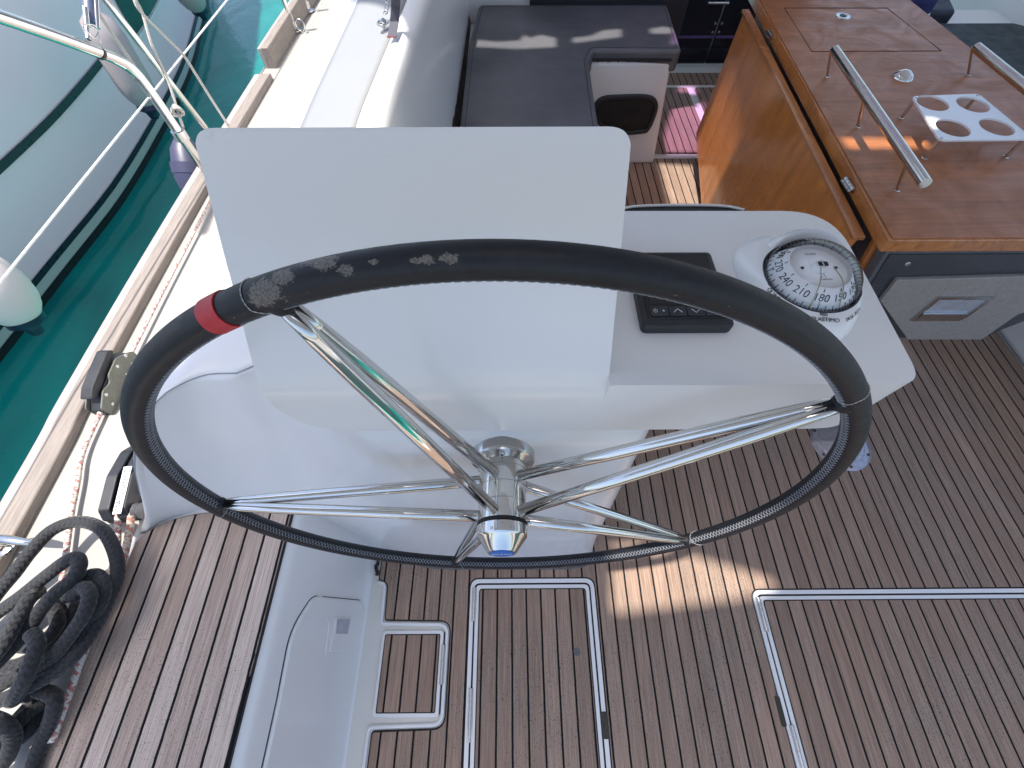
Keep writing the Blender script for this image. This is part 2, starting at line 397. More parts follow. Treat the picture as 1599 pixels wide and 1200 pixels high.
# raised white edge following the teak round the small hatch
path = smoothpts([(-.452, .150, .005)], 1)
edge = rpoly([(-.466, .124), (-.440, .124), (-.4335, .002), (-.2135, -.003), (-.2135, -.265), (-.431, -.270), (-.431, -1.4)], [0, .02, .012, .035, .035, .012, 0], 6)[3:]
edge = [(-.466, .126)]+[(p.x, p.y) for p in rpoly([(-.466, .124), (-.4375, .120), (-.4325, .000), (-.2125, -.004), (-.2125, -.264), (-.4305, -.269), (-.4305, -1.4)], [0, .02, .012, .03, .03, .012, 0], 6)[1:]]
bm = nb(); tube(bm, [(p[0], p[1], .0035) for p in edge], .0058, 10); tag(obj('floor_edge_lip', bm, WHITE, None, 180), kind='structure')
# ================================================================== GRP walls
def grid(bm, rows, close=False):
    V = [[bm.verts.new(p) for p in r] for r in rows]
    for a, b in zip(V, V[1:]):
        for i in range(len(a)-1): bm.faces.new((a[i], a[i+1], b[i+1], b[i]))
    return V
def lerp(a, b, t): return a+(b-a)*t
def ss(t): t = max(0, min(1, t)); return t*t*(3-2*t)
# helm seat: inner wall + rounded shoulder, teak top
t = thing('helm_bench', 'helm seat with pale teak slats over a white moulded base', 'bench', (-.8, -.4, 0))
prof = [(-1.012, .36), (-1.012, .420), (-1.006, .432), (-.995, .436), (-.80, .440), (-.62, .438), (-.598, .436), (-.586, .430), (-.577, .418), (-.570, .40), (-.545, .27), (-.515, .08), (-.505, .02), (-.498, .006), (-.485, .0)]
bm = nb(); rows = []
for i in range(13):
    y = -1.6+i*(1.92/12); rows.append([(x, y, z) for x, z in prof])
grid(bm, rows); obj('moulded_base', bm, WHITE, t, 180)
front = [at(p, q, z=.443) for p, q in ((213, 848), (232, 832), (262, 816), (310, 804), (380, 799), (456, 798))]
fr = smoothpts(front, 6)
pl = [(-.999, -1.4), (-.603, -1.4)]+[(p.x, p.y) for p in fr[::-1]]
bm = nb(); prism(bm, offset(pl, .003), .434, .442); obj('caulking', bm, BLACKR, t)
bm = nb(); prism(bm, pl, .4395, .4465); obj('teak_slats', bm, TEAK_S, t)
# locker door in the seat's inner wall (inclined plane)
W0 = Vector((-.570, 0, .40)); W1 = Vector((-.515, 0, .08)); wd = (W1-W0).normalized(); wn = Vector((0, 1, 0)).cross(wd); 
if wn.x < 0: wn = -wn
def wall(y, d, h): return W0+Vector((0, y, 0))+wd*d+wn*h
def wallpx(px, py):
    p = at(px, py, pl=(W0, wn)); return (p.y, (p-W0).dot(wd))
dp = [wallpx(*q) for q in ((388, 1290), (432, 1090), (452, 985), (486, 931), (560, 938), (573, 962), (556, 1100), (530, 1290))]
dr = rpoly(dp, [0, .0, .12, .05, .02, .03, .2, 0], 6)
ld = lambda x, y, z: wall(x, y, z)
bm = nb(); prism(bm, offset(dr, .0022), -.004, .0024, tf=ld); o = obj('door_gap', bm, plain('gap_grey', (.05, .05, .055), .7), t)
bm = nb(); prism(bm, dr, -.002, .010, tf=ld); door = obj('locker_door', bm, WHITE, t, bevel=.0065)
lp = [wallpx(*q) for q in ((518, 965), (543, 965), (537, 1018), (508, 1018))]
bm = nb(); prism(bm, rpoly(lp, .004), .009, .0150, tf=ld); lt = obj('latch', bm, WHITE, door, bevel=.002)
lp = [wallpx(*q) for q in ((519, 967), (540, 967), (536, 990), (517, 990))]
bm = nb(); prism(bm, rpoly(lp, .002), .0148, .0156, tf=ld); obj('latch_button', bm, plain('latch_grey', (.50, .50, .54), .5), lt)
bm = nb(); tube(bm, [wall(*wallpx(a, b), .0102) for a, b in ((505, 966), (509, 975), (506, 1000), (503, 1018), (506, 1032))], .0018, 8); obj('mould_ridge', bm, WHITE, door, 180)
# ---- pedestal / aft wall of the coaming : one smooth moulding
t_con = thing('helm_console', 'white moulded helm console with tall sloping pod and flat instrument shelf', 'helm console', (0, .3, 0))
def interp(K, x):
    if x <= K[0][0]: return K[0][1]
    for (a, va), (b, vb) in zip(K, K[1:]):
        if x <= b: 
            u = (x-a)/(b-a); return va+(vb-va)*u
    return K[-1][1]
KYB = [(-.992, .205), (-.9456, .247), (-.8508, .2705), (-.731, .277), (-.60, .276), (-.50, .25), (-.42, .215), (-.30, .198), (.20, .196), (.27, .205), (.305, .235), (.32, .30), (.33, .60)]
cols = []
N1 = 60
for i in range(N1+1):                                  # along the front
    x = -.992+(.235+.992)*i/N1
    seat = x < -.585
    yb, zb = interp(KYB, x), 0.0
    u = ss((x+.60)/.42)                                # coaming -> pedestal
    xt = x
    if x < -.60:
        q = (x+.992)/(.392); 
        zt = lerp(.44, .815, ss(min(1, q*1.55))); yt = lerp(.215, .46, ss(min(1, q*1.15))); xt = lerp(-.985, -.60, q) if q < 1 else x
    else: zt, yt = .815, lerp(.46, .50, min(1, (x+.60)/.06))
    zt0, yt0 = zt, yt
    zt = lerp(zt, 1.05, u); yt = lerp(yt, .246, u)
    if x > .12: xt = lerp(x, .12+(x-.12)*.45, 1)
    c = []
    for k in range(41):
        v = k/40; z = lerp(zb, zt, v)
        ztc = .815 if not seat else zt0; ytc = yt0
        kb = interp(KYB, x)
        if seat: y = lerp(kb, ytc, max(0, (z-.43)/max(.01, ztc-.43)))
        elif z < .43: y = lerp(kb, .277, z/.43)
        else: y = lerp(.277, ytc, min(1, (z-.43)/.385))
        y = lerp(y, lerp(kb, .246, z/1.05), u) - .03*math.exp(-z/.06)*u
        y += .040*ss((z-.985)/.055)*u
        xx = lerp(x, xt, v if not seat else max(0, (z-.43)/max(.01, ztc-.43)))
        c.append((xx, y, z))
    cols.append(c)
# right-hand corner, turning forward
last = cols[-1]
for j in range(1, 9):
    a = j/8*PI/2; c = []
    for k in range(41):
        x, y, z = last[k]; r = .055
        c.append((x+r*math.sin(a), y+r*(1-math.cos(a)), z))
    cols.append(c)
last = cols[-1]; cols.append([(x+.03, y+.34, z) for x, y, z in last])
bm = nb(); grid(bm, cols)
obj('pedestal', bm, WHITE, t_con, 180)
bm = nb(); tube(bm, [(c[0][0], c[0][1]-.002, .007) for c in cols if c[0][0] > -.47][:-1], .0032, 6); obj('sealant_bead', bm, plain('sealant', (.16, .155, .15), .8), t_con, 180)
bm = nb(); rr_ = random.Random(3)
tube(bm, [(-.472+rr_.uniform(-.004, .004), .205-.010*k, .006+rr_.uniform(0, .004)) for k in range(7)], [.003+rr_.uniform(0, .005) for k in range(7)], 7); obj('old_sealant', bm, BLACKR, t_con)
# coaming: top and inner face, running forward
t_co = thing('side_coaming', 'long white coaming with grey anti-slip top between side deck and bench', 'coaming', (-.6, 1.5, .43))
def coam(y):
    k = (y-.45)/1.9
    xo = interp([(.30, -.80), (.47, -.74), (.69, -.70), (1.4, -.678), (2.35, -.645), (5, -.50)], y); xi = interp([(.4, -.40), (1.1, -.345), (1.88, -.290), (5, -.12)], y)
    zo = interp([(.38, .80), (.5, .815), (.7, .835), (1.5, .87), (5, .95)], y); zi = interp([(.38, .80), (.5, .815), (.8, .90), (1.2, .98), (5, 1.05)], y)
    return xo, zo, xi, zi
rows, rt = [], []
for i in range(41):
    y = .615+(5-.615)*(i/40)**1.6; xo, zo, xi, zi = coam(y)
    if i == 0: pass
    base = [(-.93+.0*y, .30), (xo-.05, zo-.12), (xo-.012, zo-.012), (xo+.02, zo)]
    n = 6; base += [(lerp(xo+.02, xi-.05, k/n), lerp(zo, zi, (k/n))+.008*math.sin(PI*k/n)) for k in range(1, n)]
    base += [(xi-.05, zi), (xi-.02, zi-.002), (xi-.004, zi-.012), (xi+.006, zi-.032), (lerp(xi, -.235, .5), lerp(zi, .52, .5)), (-.235+.0*y, .50), (-.215, .40)]
    rows.append([(x, y, z) for x, z in base])
    rt.append([(lerp(xo+.02, xi-.05, g), y, lerp(zo, zi, g)+.008*math.sin(PI*g)+.003) for g in [.06+.86*k/8 for k in range(9)]])
bm = nb(); grid(bm, rows); obj('moulding', bm, WHITE, t_co, 50)
bm = nb(); grid(bm, rt); o = obj('anti_slip_top', bm, DECKG, t_co, 180)
sol = o.modifiers.new('s', 'SOLIDIFY'); sol.thickness = .004; sol.offset = -1
YE = .62; xo_, zo_, xi_, zi_ = coam(YE)
fil = []
for c in cols:
    p = Vector(c[-1])
    if p.x > -.40: break
    sN = max(0, min(1, (p.x+.86)/.46)); q = Vector((lerp(xo_, xi_, sN), YE, lerp(zo_, zi_, sN)+.006))
    if p.x < -.86: q = Vector((lerp(-1.0, xo_, (p.x+.992)/.132), YE, lerp(.43, zo_, (p.x+.992)/.132)))
    mid = Vector((lerp(p.x, q.x, .3), p.y+.012, max(p.z, q.z-.002)))
    fil.append([p*(1-t_)**2+mid*2*t_*(1-t_)+q*t_*t_ for t_ in [k/14 for k in range(15)]])
bm = nb(); grid(bm, fil); obj('end_fillet', bm, WHITE, t_co, 180)
# thin joint line round the coaming end
bm = nb(); tube(bm, [r[3]+Vector((0, 0, .0005)) for r in fil[4:]], .0016, 6)
obj('joint_line', bm, plain('joint_grey', (.35, .37, .40), .6), t_co)
# ---- side deck and toe rails
dk = [(-1.39, -1.6), (-1.385, .25), (-1.40, .9), (-1.40, 1.7), (-1.38, 2.6), (-1.33, 4), (-1.1, 6), (-.3, 6), (-.3, .48), (-.62, .30), (-1.0, .22), (-1.0, -1.6)]
bm = nb(); prism(bm, dk, .30, .432); tag(obj('side_deck', bm, DECKW), kind='structure')
bm = nb(); rows = []
for x, y in dk[:7]: rows.append([(x, y, .44), (x-.02, y, .30), (x+.02, y, -.2), (x+.15, y, -.9)])
grid(bm, rows); tag(obj('hull_side', bm, WHITE, None, 180), 'white topside of this boat dropping to the water outside the toe rail', 'hull')
def rail(name, label, P, w0, w1, z0, z1, m, m2):
    t = thing(name, label, 'toe rail', P[0]); 
    for nm, a, b, zz, mm in (('inner_face', w0, 0, z1, m), ('outer_capping', 0, w1, z1-.003, m2)):
        bm = nb(); rows = []
        for p in P:
            x, y = p[0], p[1]
            rows.append([(x+a, y, z0), (x+a, y, zz), (x+b, y, zz), (x+b, y, z0), (x+a, y, z0)])
        V = grid(bm, rows)
        bm.faces.new(V[0][:4]); bm.faces.new(V[-1][:4]); obj(nm, bm, mm, t, bevel=.004, seg=2)
P = smoothpts([(-1.355, -1.6, .43), (-1.352, .25, .43), (-1.362, .6, .43), (-1.368, 1.1, .43), (-1.366, 1.7, .43), (-1.352, 2.60, .43)], 6)
rail('toe_rail', 'weathered teak toe rail along the sunlit deck edge, nearest the rope pile', P, .058, -.032, .43, .462, GREYTEAK, PALETEAK)
P = smoothpts([(-1.352, 2.72, .43), (-1.34, 3.3, .43), (-1.29, 4.4, .43), (-1.2, 5.4, .43)], 5)
rail('toe_rail', 'taller grey toe rail starting beyond the gap, past the stanchion foot', P, .04, -.02, .43, .53, GREYTEAK, PALETEAK)
# gutter ridge on deck
bm = nb(); tube(bm, [at(p, q, z=.432) for p, q in ((402, 190), (440, 122), (505, 0))], .006, 8); tag(obj('deck_ridge', bm, WHITE, None, 180), kind='structure')
# ================================================================== CONSOLE
ZS = 1.1745; YA = .240
# profile of the pod (Y,Z) swept along X
pf = [(YA, 1.045), (YA, 1.135)]
pf += [(YA+.0015, 1.150), (YA+.006, 1.163), (YA+.016, 1.179)]
top = (.405, 1.374)
pf += [(lerp(YA+.016, top[0], k/4), lerp(1.179, top[1], k/4)) for k in range(1, 5)]
pf += [(.413, 1.381), (.424, 1.383), (.434, 1.379), (.440, 1.369), (.475, 1.22), (.547, 1.18), (.547, 1.045)]
XL, XM, XR = -.300, .1165, .480
bm = nb(); prism(bm, pf, XL, XM, tf=lambda a, b, c: Vector((c, a, b))); A = tmp(bm)
# outline seen square to the face: rounded top corners, big rounded lower-left corner
# cutter in XZ (swept along Y)
oc = rpoly([(XL, 1.0449), (XL, 1.40), (XM+.05, 1.40), (XM+.05, 1.0449)], [.085, 0, 0, 0], 10)
bm = nb(); prism(bm, oc, -.1, .8, tf=lambda a, b, c: Vector((a, c, b))); A.data = boolean(A, tmp(bm), 'INTERSECT') if False else A.data
B = tmp(bm) if False else None
bmB = nb(); prism(bmB, oc, -.1, .8, tf=lambda a, b, c: Vector((a, c, b))); Bo = tmp(bmB)
me = boolean(A, Bo, 'INTERSECT'); A = bpy.data.objects.new('a', me); COL.objects.link(A)
# top corners: cut with prism whose polygon lies in the sloping face
sl = Vector((0, .405-.256, 1.374-1.179)).normalized(); nn = Vector((0, -sl.z, sl.y)); org = Vector((0, .256, 1.179))
sc = rpoly([(XL-.001, -.5), (XL-.001, 0.2490), (XM+.001, 0.2490), (XM+.001, -.5)], [0, .022, .024, 0], 8)
bm = nb(); prism(bm, sc, -.6, .3, tf=lambda a, b, c: org+Vector((a, 0, 0))+sl*b+nn*c)
me = boolean(A, tmp(bm), 'INTERSECT'); A = bpy.data.objects.new('a', me); COL.objects.link(A)
# shelf box: XZ outline with rounded lower right, plan with rounded corners
plan = rpoly([(XM-.001, YA), (XR+.003, YA), (XR+.012, .545), (XM-.001, .5468)], [0, .030, .075, 0], 10)
bm = nb(); prism(bm, plan, 1.045, ZS); B = tmp(bm)
oc = rpoly([(-.2, 1.0449), (-.2, 1.3), (XR+.02, 1.3), (XR+.02, 1.0449)], [0, 0, 0, .075], 10)
bm = nb(); prism(bm, oc, -.1, .8, tf=lambda a, b, c: Vector((a, c, b)))
me = boolean(B, tmp(bm), 'INTERSECT'); B = bpy.data.objects.new('b', me); COL.objects.link(B)
me = boolean(A, B, 'UNION')
mobj('pod_and_shelf', me, WHITE, t_con, bevel=.006, seg=4)
# curved lip with dark inside at the back of the shelf
P = smoothpts([at(p, q, z=1.150) for p, q in ((972, 326), (1000, 322), (1070, 320.5), (1130, 322), (1162, 328))], 5)
bm = nb(); tube(bm, P, .0022, 8); 
o = obj('back_lip', bm, WHITE, t_con, 180)
bm = nb(); pp = [(p.x, p.y-.001) for p in P]+[(P[-1].x, .54), (P[0].x, .54)]; prism(bm, pp, 1.12, 1.148); obj('dark_back_tray', bm, BLACKP, t_con)
# ================================================================== WHEEL
t_w = thing('steering_wheel', 'large steering wheel with black stitched leather rim and polished steel spokes', 'steering wheel', (-.0137, .1652, .9545))
WC = Vector((-.0137, .1652, .9545)); WN = Vector((0, -math.sin(1.4815), math.cos(1.4815)))
E1 = Vector((1, 0, 0)); E2 = WN.cross(E1).normalized(); 
if E2.z < 0: E2 = -E2
RW, RA = .4505, .0132
def wp(a, r, h=0): return WC+(E1*math.cos(a)+E2*math.sin(a))*r+WN*h
s = NT('black_leather'); n1 = s.noise(90, detail=6, rough=.7); n2 = s.noise(600, detail=2)
col = s.mix(s.rng(n1, .35, .7), (.005, .006, .010), (.015, .016, .021)); sp = s.n('ShaderNodeSeparateXYZ')
wear = None
def ball(c, r, sq=(1, 1, 1)):
    vm = s.n('ShaderNodeVectorMath', operation='SUBTRACT'); s.l(s.tc.outputs['Object'], vm.inputs[0]); vm.inputs[1].default_value = c
    ml = s.n('ShaderNodeVectorMath', operation='MULTIPLY'); s.l(vm.outputs[0], ml.inputs[0]); ml.inputs[1].default_value = sq
    ln = s.n('ShaderNodeVectorMath', operation='LENGTH'); s.l(ml.outputs[0], ln.inputs[0]); return s.rng(ln.outputs['Value'], r*.3, r, 1, 0)
def rimpt(px, py):
    def pj(P):
        q = P-CO; w_ = q.dot(FW); return Vector((799.5+FPX*q.dot(RT)/w_, 600-FPX*q.dot(UP)/w_))
    best = min((((pj(wp(k*PI/720, RW))-Vector((px, py))).length, k) for k in range(1440)))
    a = best[1]*PI/720; d = (CO-wp(a, RW)).normalized(); best2 = None
    rad = E1*math.cos(a)+E2*math.sin(a)
    for k in range(72):
        t_ = k*PI/36; nn_ = rad*math.cos(t_)+WN*math.sin(t_)
        if nn_.dot(d) < .1: continue
        P = wp(a, RW)+nn_*RA; e = (pj(P)-Vector((px, py))).length
        if best2 is None or e < best2[0]: best2 = (e, P)
    return best2[1], a
for px, py, r in ((432, 446, .021), (424, 458, .015), (458, 432, .016), (497, 416, .018), (520, 412, .016), (553, 418, .009), (597, 408, .005), (655, 406, .006), (676, 405, .008), (706, 404, .009), (1090, 432, .006), (1170, 455, .010)):
    p, a = rimpt(px, py); bb = s.math('MULTIPLY', ball(p, r, (1, 1.6, 1.9)), 1. if px < 1000 else .45); wear = bb if wear is None else s.math('MAXIMUM', wear, bb)
wn_ = s.noise(260, detail=8, rough=.8)
wm = s.math('GREATER_THAN', s.math('ADD', s.math('MULTIPLY', wear, .31), wn_), .675)
col = s.mix(wm, col, s.mix(s.rng(n2, .4, .6), (.17, .15, .135), (.09, .08, .073)))
sc2 = s.math('GREATER_THAN', s.noise(140, detail=3, rough=.5), .745); col = s.mix(sc2, col, (.09, .085, .085))
s.bump(s.math('ADD', s.math('MULTIPLY', n1, .6), s.math('MULTIPLY', n2, .4)), .35, .001)
LEATHER = s.set(col, s.rng(n1, .3, .7, .38, .55), Specular_IOR_Level=.35)
bm = nb(); tube(bm, [wp(2*PI*k/200, RW) for k in range(200)], RA, 24, closed=True); rim = obj('leather_rim', bm, LEATHER, t_w, 180)
# cross stitching along the inner side
THREAD = plain('grey_thread', (.30, .31, .34), .9)
bm = nb(); NS = 196
for sgn in (1, -1):
    pts = []
    for k in range(NS*8):
        a = 2*PI*k/(NS*8); ph = (k/4) % 2; q = (1-2*ph if ph < 1 else 2*ph-3)*sgn*.36
        rad = -(E1*math.cos(a)+E2*math.sin(a)); th = .42+q
        pts.append(wp(a, RW)+(rad*math.cos(th)+WN*math.sin(th))*(RA+.0002))
    tube(bm, pts, .00055, 4, closed=True)
obj('cross_stitching', bm, THREAD, rim)
PH = 1.9222; SPA = [PH-k*2*PI/5 for k in range(5)]
# leather seams beside each spoke
PT = plain('pale_thread', (.42, .41, .40), .8)
for a in SPA:
    for da in ((.026,) if a == SPA[0] else (.052,)):
        aa = a+da; c = wp(aa, RW); rad = E1*math.cos(aa)+E2*math.sin(aa)
        tg = (-E1*math.sin(aa)+E2*math.cos(aa))
        f = lambda th: c+(rad*math.cos(th)+WN*math.sin(th))*(RA+.0004)-tg*.010*max(0, -math.cos(th))*(1 if da > 0 else -1)
        bm = nb(); tube(bm, [f(2*PI*k/48) for k in range(48)], [.0006 if k % 2 else .00025 for k in range(48)], 6, closed=True)
        obj('seam', bm, PT, rim)
for a in SPA:
    bm = nb(); tube(bm, smoothpts([wp(a, RW-.004), wp(a, RW-.012), wp(a, RW-.0165)], 4), [.0120, .0118, .0114, .0110, .0104, .0098, .0092, .0086, .0080], 18)
    obj('leather_collar', bm, LEATHER, rim, 180)
# red tape round the rim
p, ar = rimpt(346, 486)
bm = nb(); tube(bm, [wp(ar+k*.0070-.0210, RW) for k in range(7)], RA+.0011, 28)
obj('red_tape', bm, plain('red_tape', (.52, .022, .035), .45), t_w, 60)
# spokes: a front and a rear tube meet at the rim
for a in SPA:
    for h in (.026, -.030):
        bm = nb(); p0 = wp(a, .028, h); p1 = wp(a, RW-.016, h*.13)
        m1 = p0.lerp(p1, .8)
        tube(bm, [p0, p0.lerp(p1, .4), m1, p0.lerp(p1, .93), p1], [.0086, .0086, .0082, .0068, .0054], 20)
        obj('spoke', bm, STEEL, t_w, 180)
# hub
bm = nb(); lathe(bm, [(0, -.062), (.034, -.062), (.0365, -.058), (.0365, -.0455), (.0355, -.045), (.0355, -.0435), (.0365, -.043), (.0365, -.018), (.0355, -.0175), (.0355, -.0165), (.0365, -.016), (.0365, .008), (.0355, .0085), (.0355, .0095), (.0365, .010), (.0365, .036), (.034, .038), (0, .038)], WC, WN, 64); obj('hub', bm, STEEL, t_w, 30)
bm = nb(); lathe(bm, [(.0, .037), (.0372, .037), (.0375, .0385), (.0372, .041), (0, .041)], WC, WN, 48); obj('hub_seal', bm, BLACKR, t_w, 30)
bm = nb(); lathe(bm, [(0, .041), (.034, .041), (.0368, .0425), (.0368, .057), (.0345, .060), (.0335, .0605), (.0215, .078), (.0200, .0795), (0, .0795)], WC, WN, 64); nut = obj('hub_nut', bm, STEEL, t_w, 30)
for k in range(16):
    a = 2*PI*k/16; c = wp(a, .0365, .046+.007*(k % 2)); d = (E1*math.cos(a)+E2*math.sin(a))
    bm = nb(); lathe(bm, [(0, .0012), (.0013, .0012), (.0015, .0005), (.0021, .0009), (.0024, 0)], c, d, 14); obj('grip_dimple', bm, STEEL2, nut, 60)
bm = nb(); lathe(bm, [(0, .0806), (.0165, .0806), (.0172, .0797)], WC, WN, 40); bdg = obj('blue_badge', bm, plain('badge_blue', (.01, .16, .62), .3), t_w, 30)
bm = nb()
for k, (x, wd_) in enumerate(((-.0125, .003), (-.0085, .0025), (-.0052, .0025), (-.0005, .0042), (.0045, .004), (.009, .0025), (.0125, .002))):
    for q in (-1, 1):
        tube(bm, [WC+WN*.0809+E1*(x-wd_*.4)+E2*(q*.0011), WC+WN*.0809+E1*(x+wd_*.4)+E2*(q*.0011)], .00035, 5)
obj('badge_lettering', bm, plain('badge_white', (.8, .8, .8), .4), bdg)
# flange on the pedestal
FC = WC-WN*.066
bm = nb(); lathe(bm, [(.030, .02), (.031, .016), (.036, .011), (.046, .0075), (.0505, .0055), (.052, .002), (.052, -.02)], FC, WN, 64); fl = obj('bearing_flange', bm, STEEL2, t_con, 40)
for a in (PI/2, PI/2+2*PI/3, PI/2-2*PI/3):
    c = FC+(E1*math.cos(a)+E2*math.sin(a))*.0425+WN*.0085
    bm = nb(); lathe(bm, [(0, .004), (.0030, .004), (.0046, .0025), (.005, -.002)], c, WN, 16); b_ = obj('bolt', bm, STEEL2, fl, 40)
    bm = nb(); lathe(bm, [(0, .0044), (.0021, .0044), (.0021, .003)], c, WN, 6); obj('socket', bm, BLACKR, b_)
# small recess arcs on the pedestal front, right and left (mould lines)
# ================================================================== INSTRUMENT DISPLAY
t = thing('instrument_display', 'square black instrument display with four buttons, flat on the helm shelf', 'display', (.22, .38, ZS))
D0, D1, D2, D3 = .163, .276, .3135, .442
bm = nb(); prism(bm, rpoly(rect(D0, D1, D2, D3), .008), ZS, ZS+.016); obj('case', bm, BLACKP, t, bevel=.003)
bm = nb(); prism(bm, rpoly(rect(D0+.007, D1-.007, D2+.011, D3-.006), .005), ZS+.0155, ZS+.0172); obj('bezel', bm, BLACKG, t, bevel=.0008, seg=2)
bm = nb(); prism(bm, rect(D0+.014, D1-.014, D2+.034, D3-.014), ZS+.0172, ZS+.0175); obj('screen', bm, plain('screen_black', (.016, .014, .018), .16), t)
WHP = plain('white_print', (.75, .76, .78), .5); bw = (D1-D0-.022)/4
for k in range(4):
    x0 = D0+.011+k*bw
    bm = nb(); prism(bm, rpoly(rect(x0+.0006, x0+bw-.0006, D2+.015, D2+.0295), .002), ZS+.017, ZS+.0186); b_ = obj('button', bm, plain('button_black', (.03, .03, .036), .35), t, bevel=.0006, seg=2)
    cx, cy, z = x0+bw/2, D2+.0222, ZS+.0189
    if k == 3: text('menu_lettering', 'Menu', .0066, Matrix.Translation((cx, cy, z)), WHP, b_)
    else:
        bm = nb()
        if k == 0:
            tube(bm, [(cx-.005+.0024*math.cos(q), cy+.0024*math.sin(q), z) for q in [2*PI*i/14 for i in range(14)]], .0003, 5, closed=True)
            tube(bm, [(cx-.005, cy, z), (cx-.005, cy+.0028, z)], .0003, 5)
            for q in range(4): tube(bm, [(cx+.005-.0015*math.cos(q*PI/4), cy-.0015*math.sin(q*PI/4), z), (cx+.005+.0015*math.cos(q*PI/4), cy+.0015*math.sin(q*PI/4), z)], .00025, 4)
        else:
            d = 1 if k == 1 else -1
            tube(bm, [(cx-.0052, cy-.0025*d, z), (cx, cy+.003*d, z), (cx+.0052, cy-.0025*d, z)], .0004, 5)
        obj('button_symbol', bm, WHP, b_)
# ================================================================== COMPASS
CX, CY = .386, .383
t = thing('compass', 'white domed ship compass with numbered card on the right of the helm shelf', 'compass', (CX, CY, ZS))
foot = [(-.002, -.090), (.028, -.079), (.052, -.050), (.063, -.010), (.071, .030), (.068, .062), (.052, .088), (.020, .098), (-.020, .098), (-.052, .088), (-.072, .062), (-.076, .030), (-.067, -.010), (-.055, -.050), (-.031, -.079)]
fs = smoothpts([(x, y, 0) for x, y in foot], 4, closed=True); n = len(fs)
bm = nb(); rings = []
for k in range(12):
    v = k/11; row = []
    for i, p in enumerate(fs):
        a = math.atan2(p.y, p.x); rr = .0590
        q = Vector((rr*math.cos(a), rr*math.sin(a), 0)); e = 1-math.cos(v*PI/2)**1.0 if v < 1 else 1
        pos = p.lerp(q, v**1.5); back = max(0, p.y/.098)
        zz = .004+.024*math.sin(v*PI/2)
        row.append(bm.verts.new((CX+pos.x, CY+pos.y, ZS+zz)))
    rings.append(row)
low = [bm.verts.new((CX+p.x*.99, CY+p.y*.99, ZS)) for p in fs]
rings.insert(0, low)
for a, b in zip(rings, rings[1:]):
    for i in range(n): bm.faces.new((a[i], a[(i+1) % n], b[(i+1) % n], b[i]))
obj('base', bm, gel('compass_white', (.80, .80, .80), .25, .02), t, 180)
# hood: raised shell behind the dome
bm = nb(); rows = []
for i in range(25):
    a = math.radians(22+i*(104/24)); hgt = .026*math.sin(math.radians(i*180/24))**.7; row = []
    for ro, zz in ((.082, .012), (.077, .018+hgt*.5), (.069, .023+hgt*.9), (.062, .026+hgt*1.0), (.0600, .025+hgt*.85), (.0595, .022+hgt*.4), (.0595, .018)):
        row.append((CX+ro*math.cos(a), CY+ro*math.sin(a), ZS+zz))
    rows.append(row)
V = grid(bm, rows); bm.faces.new(V[0]); bm.faces.new(V[-1]); obj('sun_hood', bm, bpy.data.materials['compass_white'], t, 60)
bm = nb(); lathe(bm, [(.0612, .018), (.0610, .0270), (.0595, .0285), (.0572, .0278), (.0570, .018)], (CX, CY, ZS), (0, 0, 1), 60); obj('bezel_ring', bm, plain('dome_edge_dark', (.03, .03, .05), .12), t, 60)  # ring coloured dark to stand for the dome's refracted edge
# card
CZ = ZS+.026
bm = nb(); lathe(bm, [(.0565, .0), (.0560, .001), (.0375, .024), (.0365, .0245), (.033, .021), (.0, .018)], (CX, CY, CZ-.004), (0, 0, 1), 72); card = obj('card', bm, plain('card_white', (.93, .93, .95), .5, 0, 60, .03), t, 30)
INK = plain('card_ink', (.01, .012, .03), .6)
bm = nb(); nrm = Vector((0, 0, 0))
def cardp(hd, v, lift=.0004):          # heading -> point on the cone; v 0 outer .. 1 inner
    a = -PI/2-math.radians(hd-168); r = lerp(.0560, .0375, v); z = lerp(.001, .024, v)
    d = Vector((math.cos(a), math.sin(a), 0)); n_ = (d*.025+Vector((0, 0, .019))).normalized()
    return Vector((CX, CY, CZ-.004))+d*r+Vector((0, 0, z))+n_*lift, d, n_, a
for hd in range(0, 360, 5):
    p0 = cardp(hd, .04)[0]; p1 = cardp(hd, .30 if hd % 10 == 0 else .18)[0]
    tube(bm, [p0, p1], .00045 if hd % 10 == 0 else .0003, 5)
for hd in range(0, 360, 30): tube(bm, [cardp(hd, .84)[0], cardp(hd, .97)[0]], .0005, 5)
obj('degree_marks', bm, INK, card)
for hd in range(0, 360, 30):
    p, d, n_, a = cardp(hd, .60, .0003); tx = Vector((0, 0, 1)).cross(d).normalized()
    upv = (Vector((0, 0, .025))-d*.019).normalized()
    text('heading_number', str(hd) if hd else '0', .0125, basis(p, tx, upv), INK, card, .0001)
for hd, ch in ((0, 'N'), (90, 'E'), (180, 'S'), (270, 'W')):
    p, d, n_, a = cardp(hd+ (0 if hd != 180 else 0), .36, .0003); tx = Vector((0, 0, 1)).cross(d).normalized(); upv = (Vector((0, 0, .025))-d*.019).normalized()
    text('cardinal_letter', ch, .0055, basis(p, tx, upv), INK, card, .0001)
bm = nb(); lathe(bm, [(0, .012), (.006, .012), (.0075, .010), (.009, .003), (.013, .001), (.014, -.004)], (CX, CY, CZ+.012), (0, 0, 1), 30); piv = obj('pivot_cup', bm, bpy.data.materials['compass_white'], t, 60)
bm = nb()
for q in (-1, 1): box(bm, CX+q*.0035-.002, CX+q*.0035+.002, CY-.004, CY+.002, CZ+.0243, CZ+.0255)
for q in (-1, 1): box(bm, CX+q*.021-.0015, CX+q*.021+.0015, CY-.0015, CY+.0015, CZ+.0165, CZ+.018)
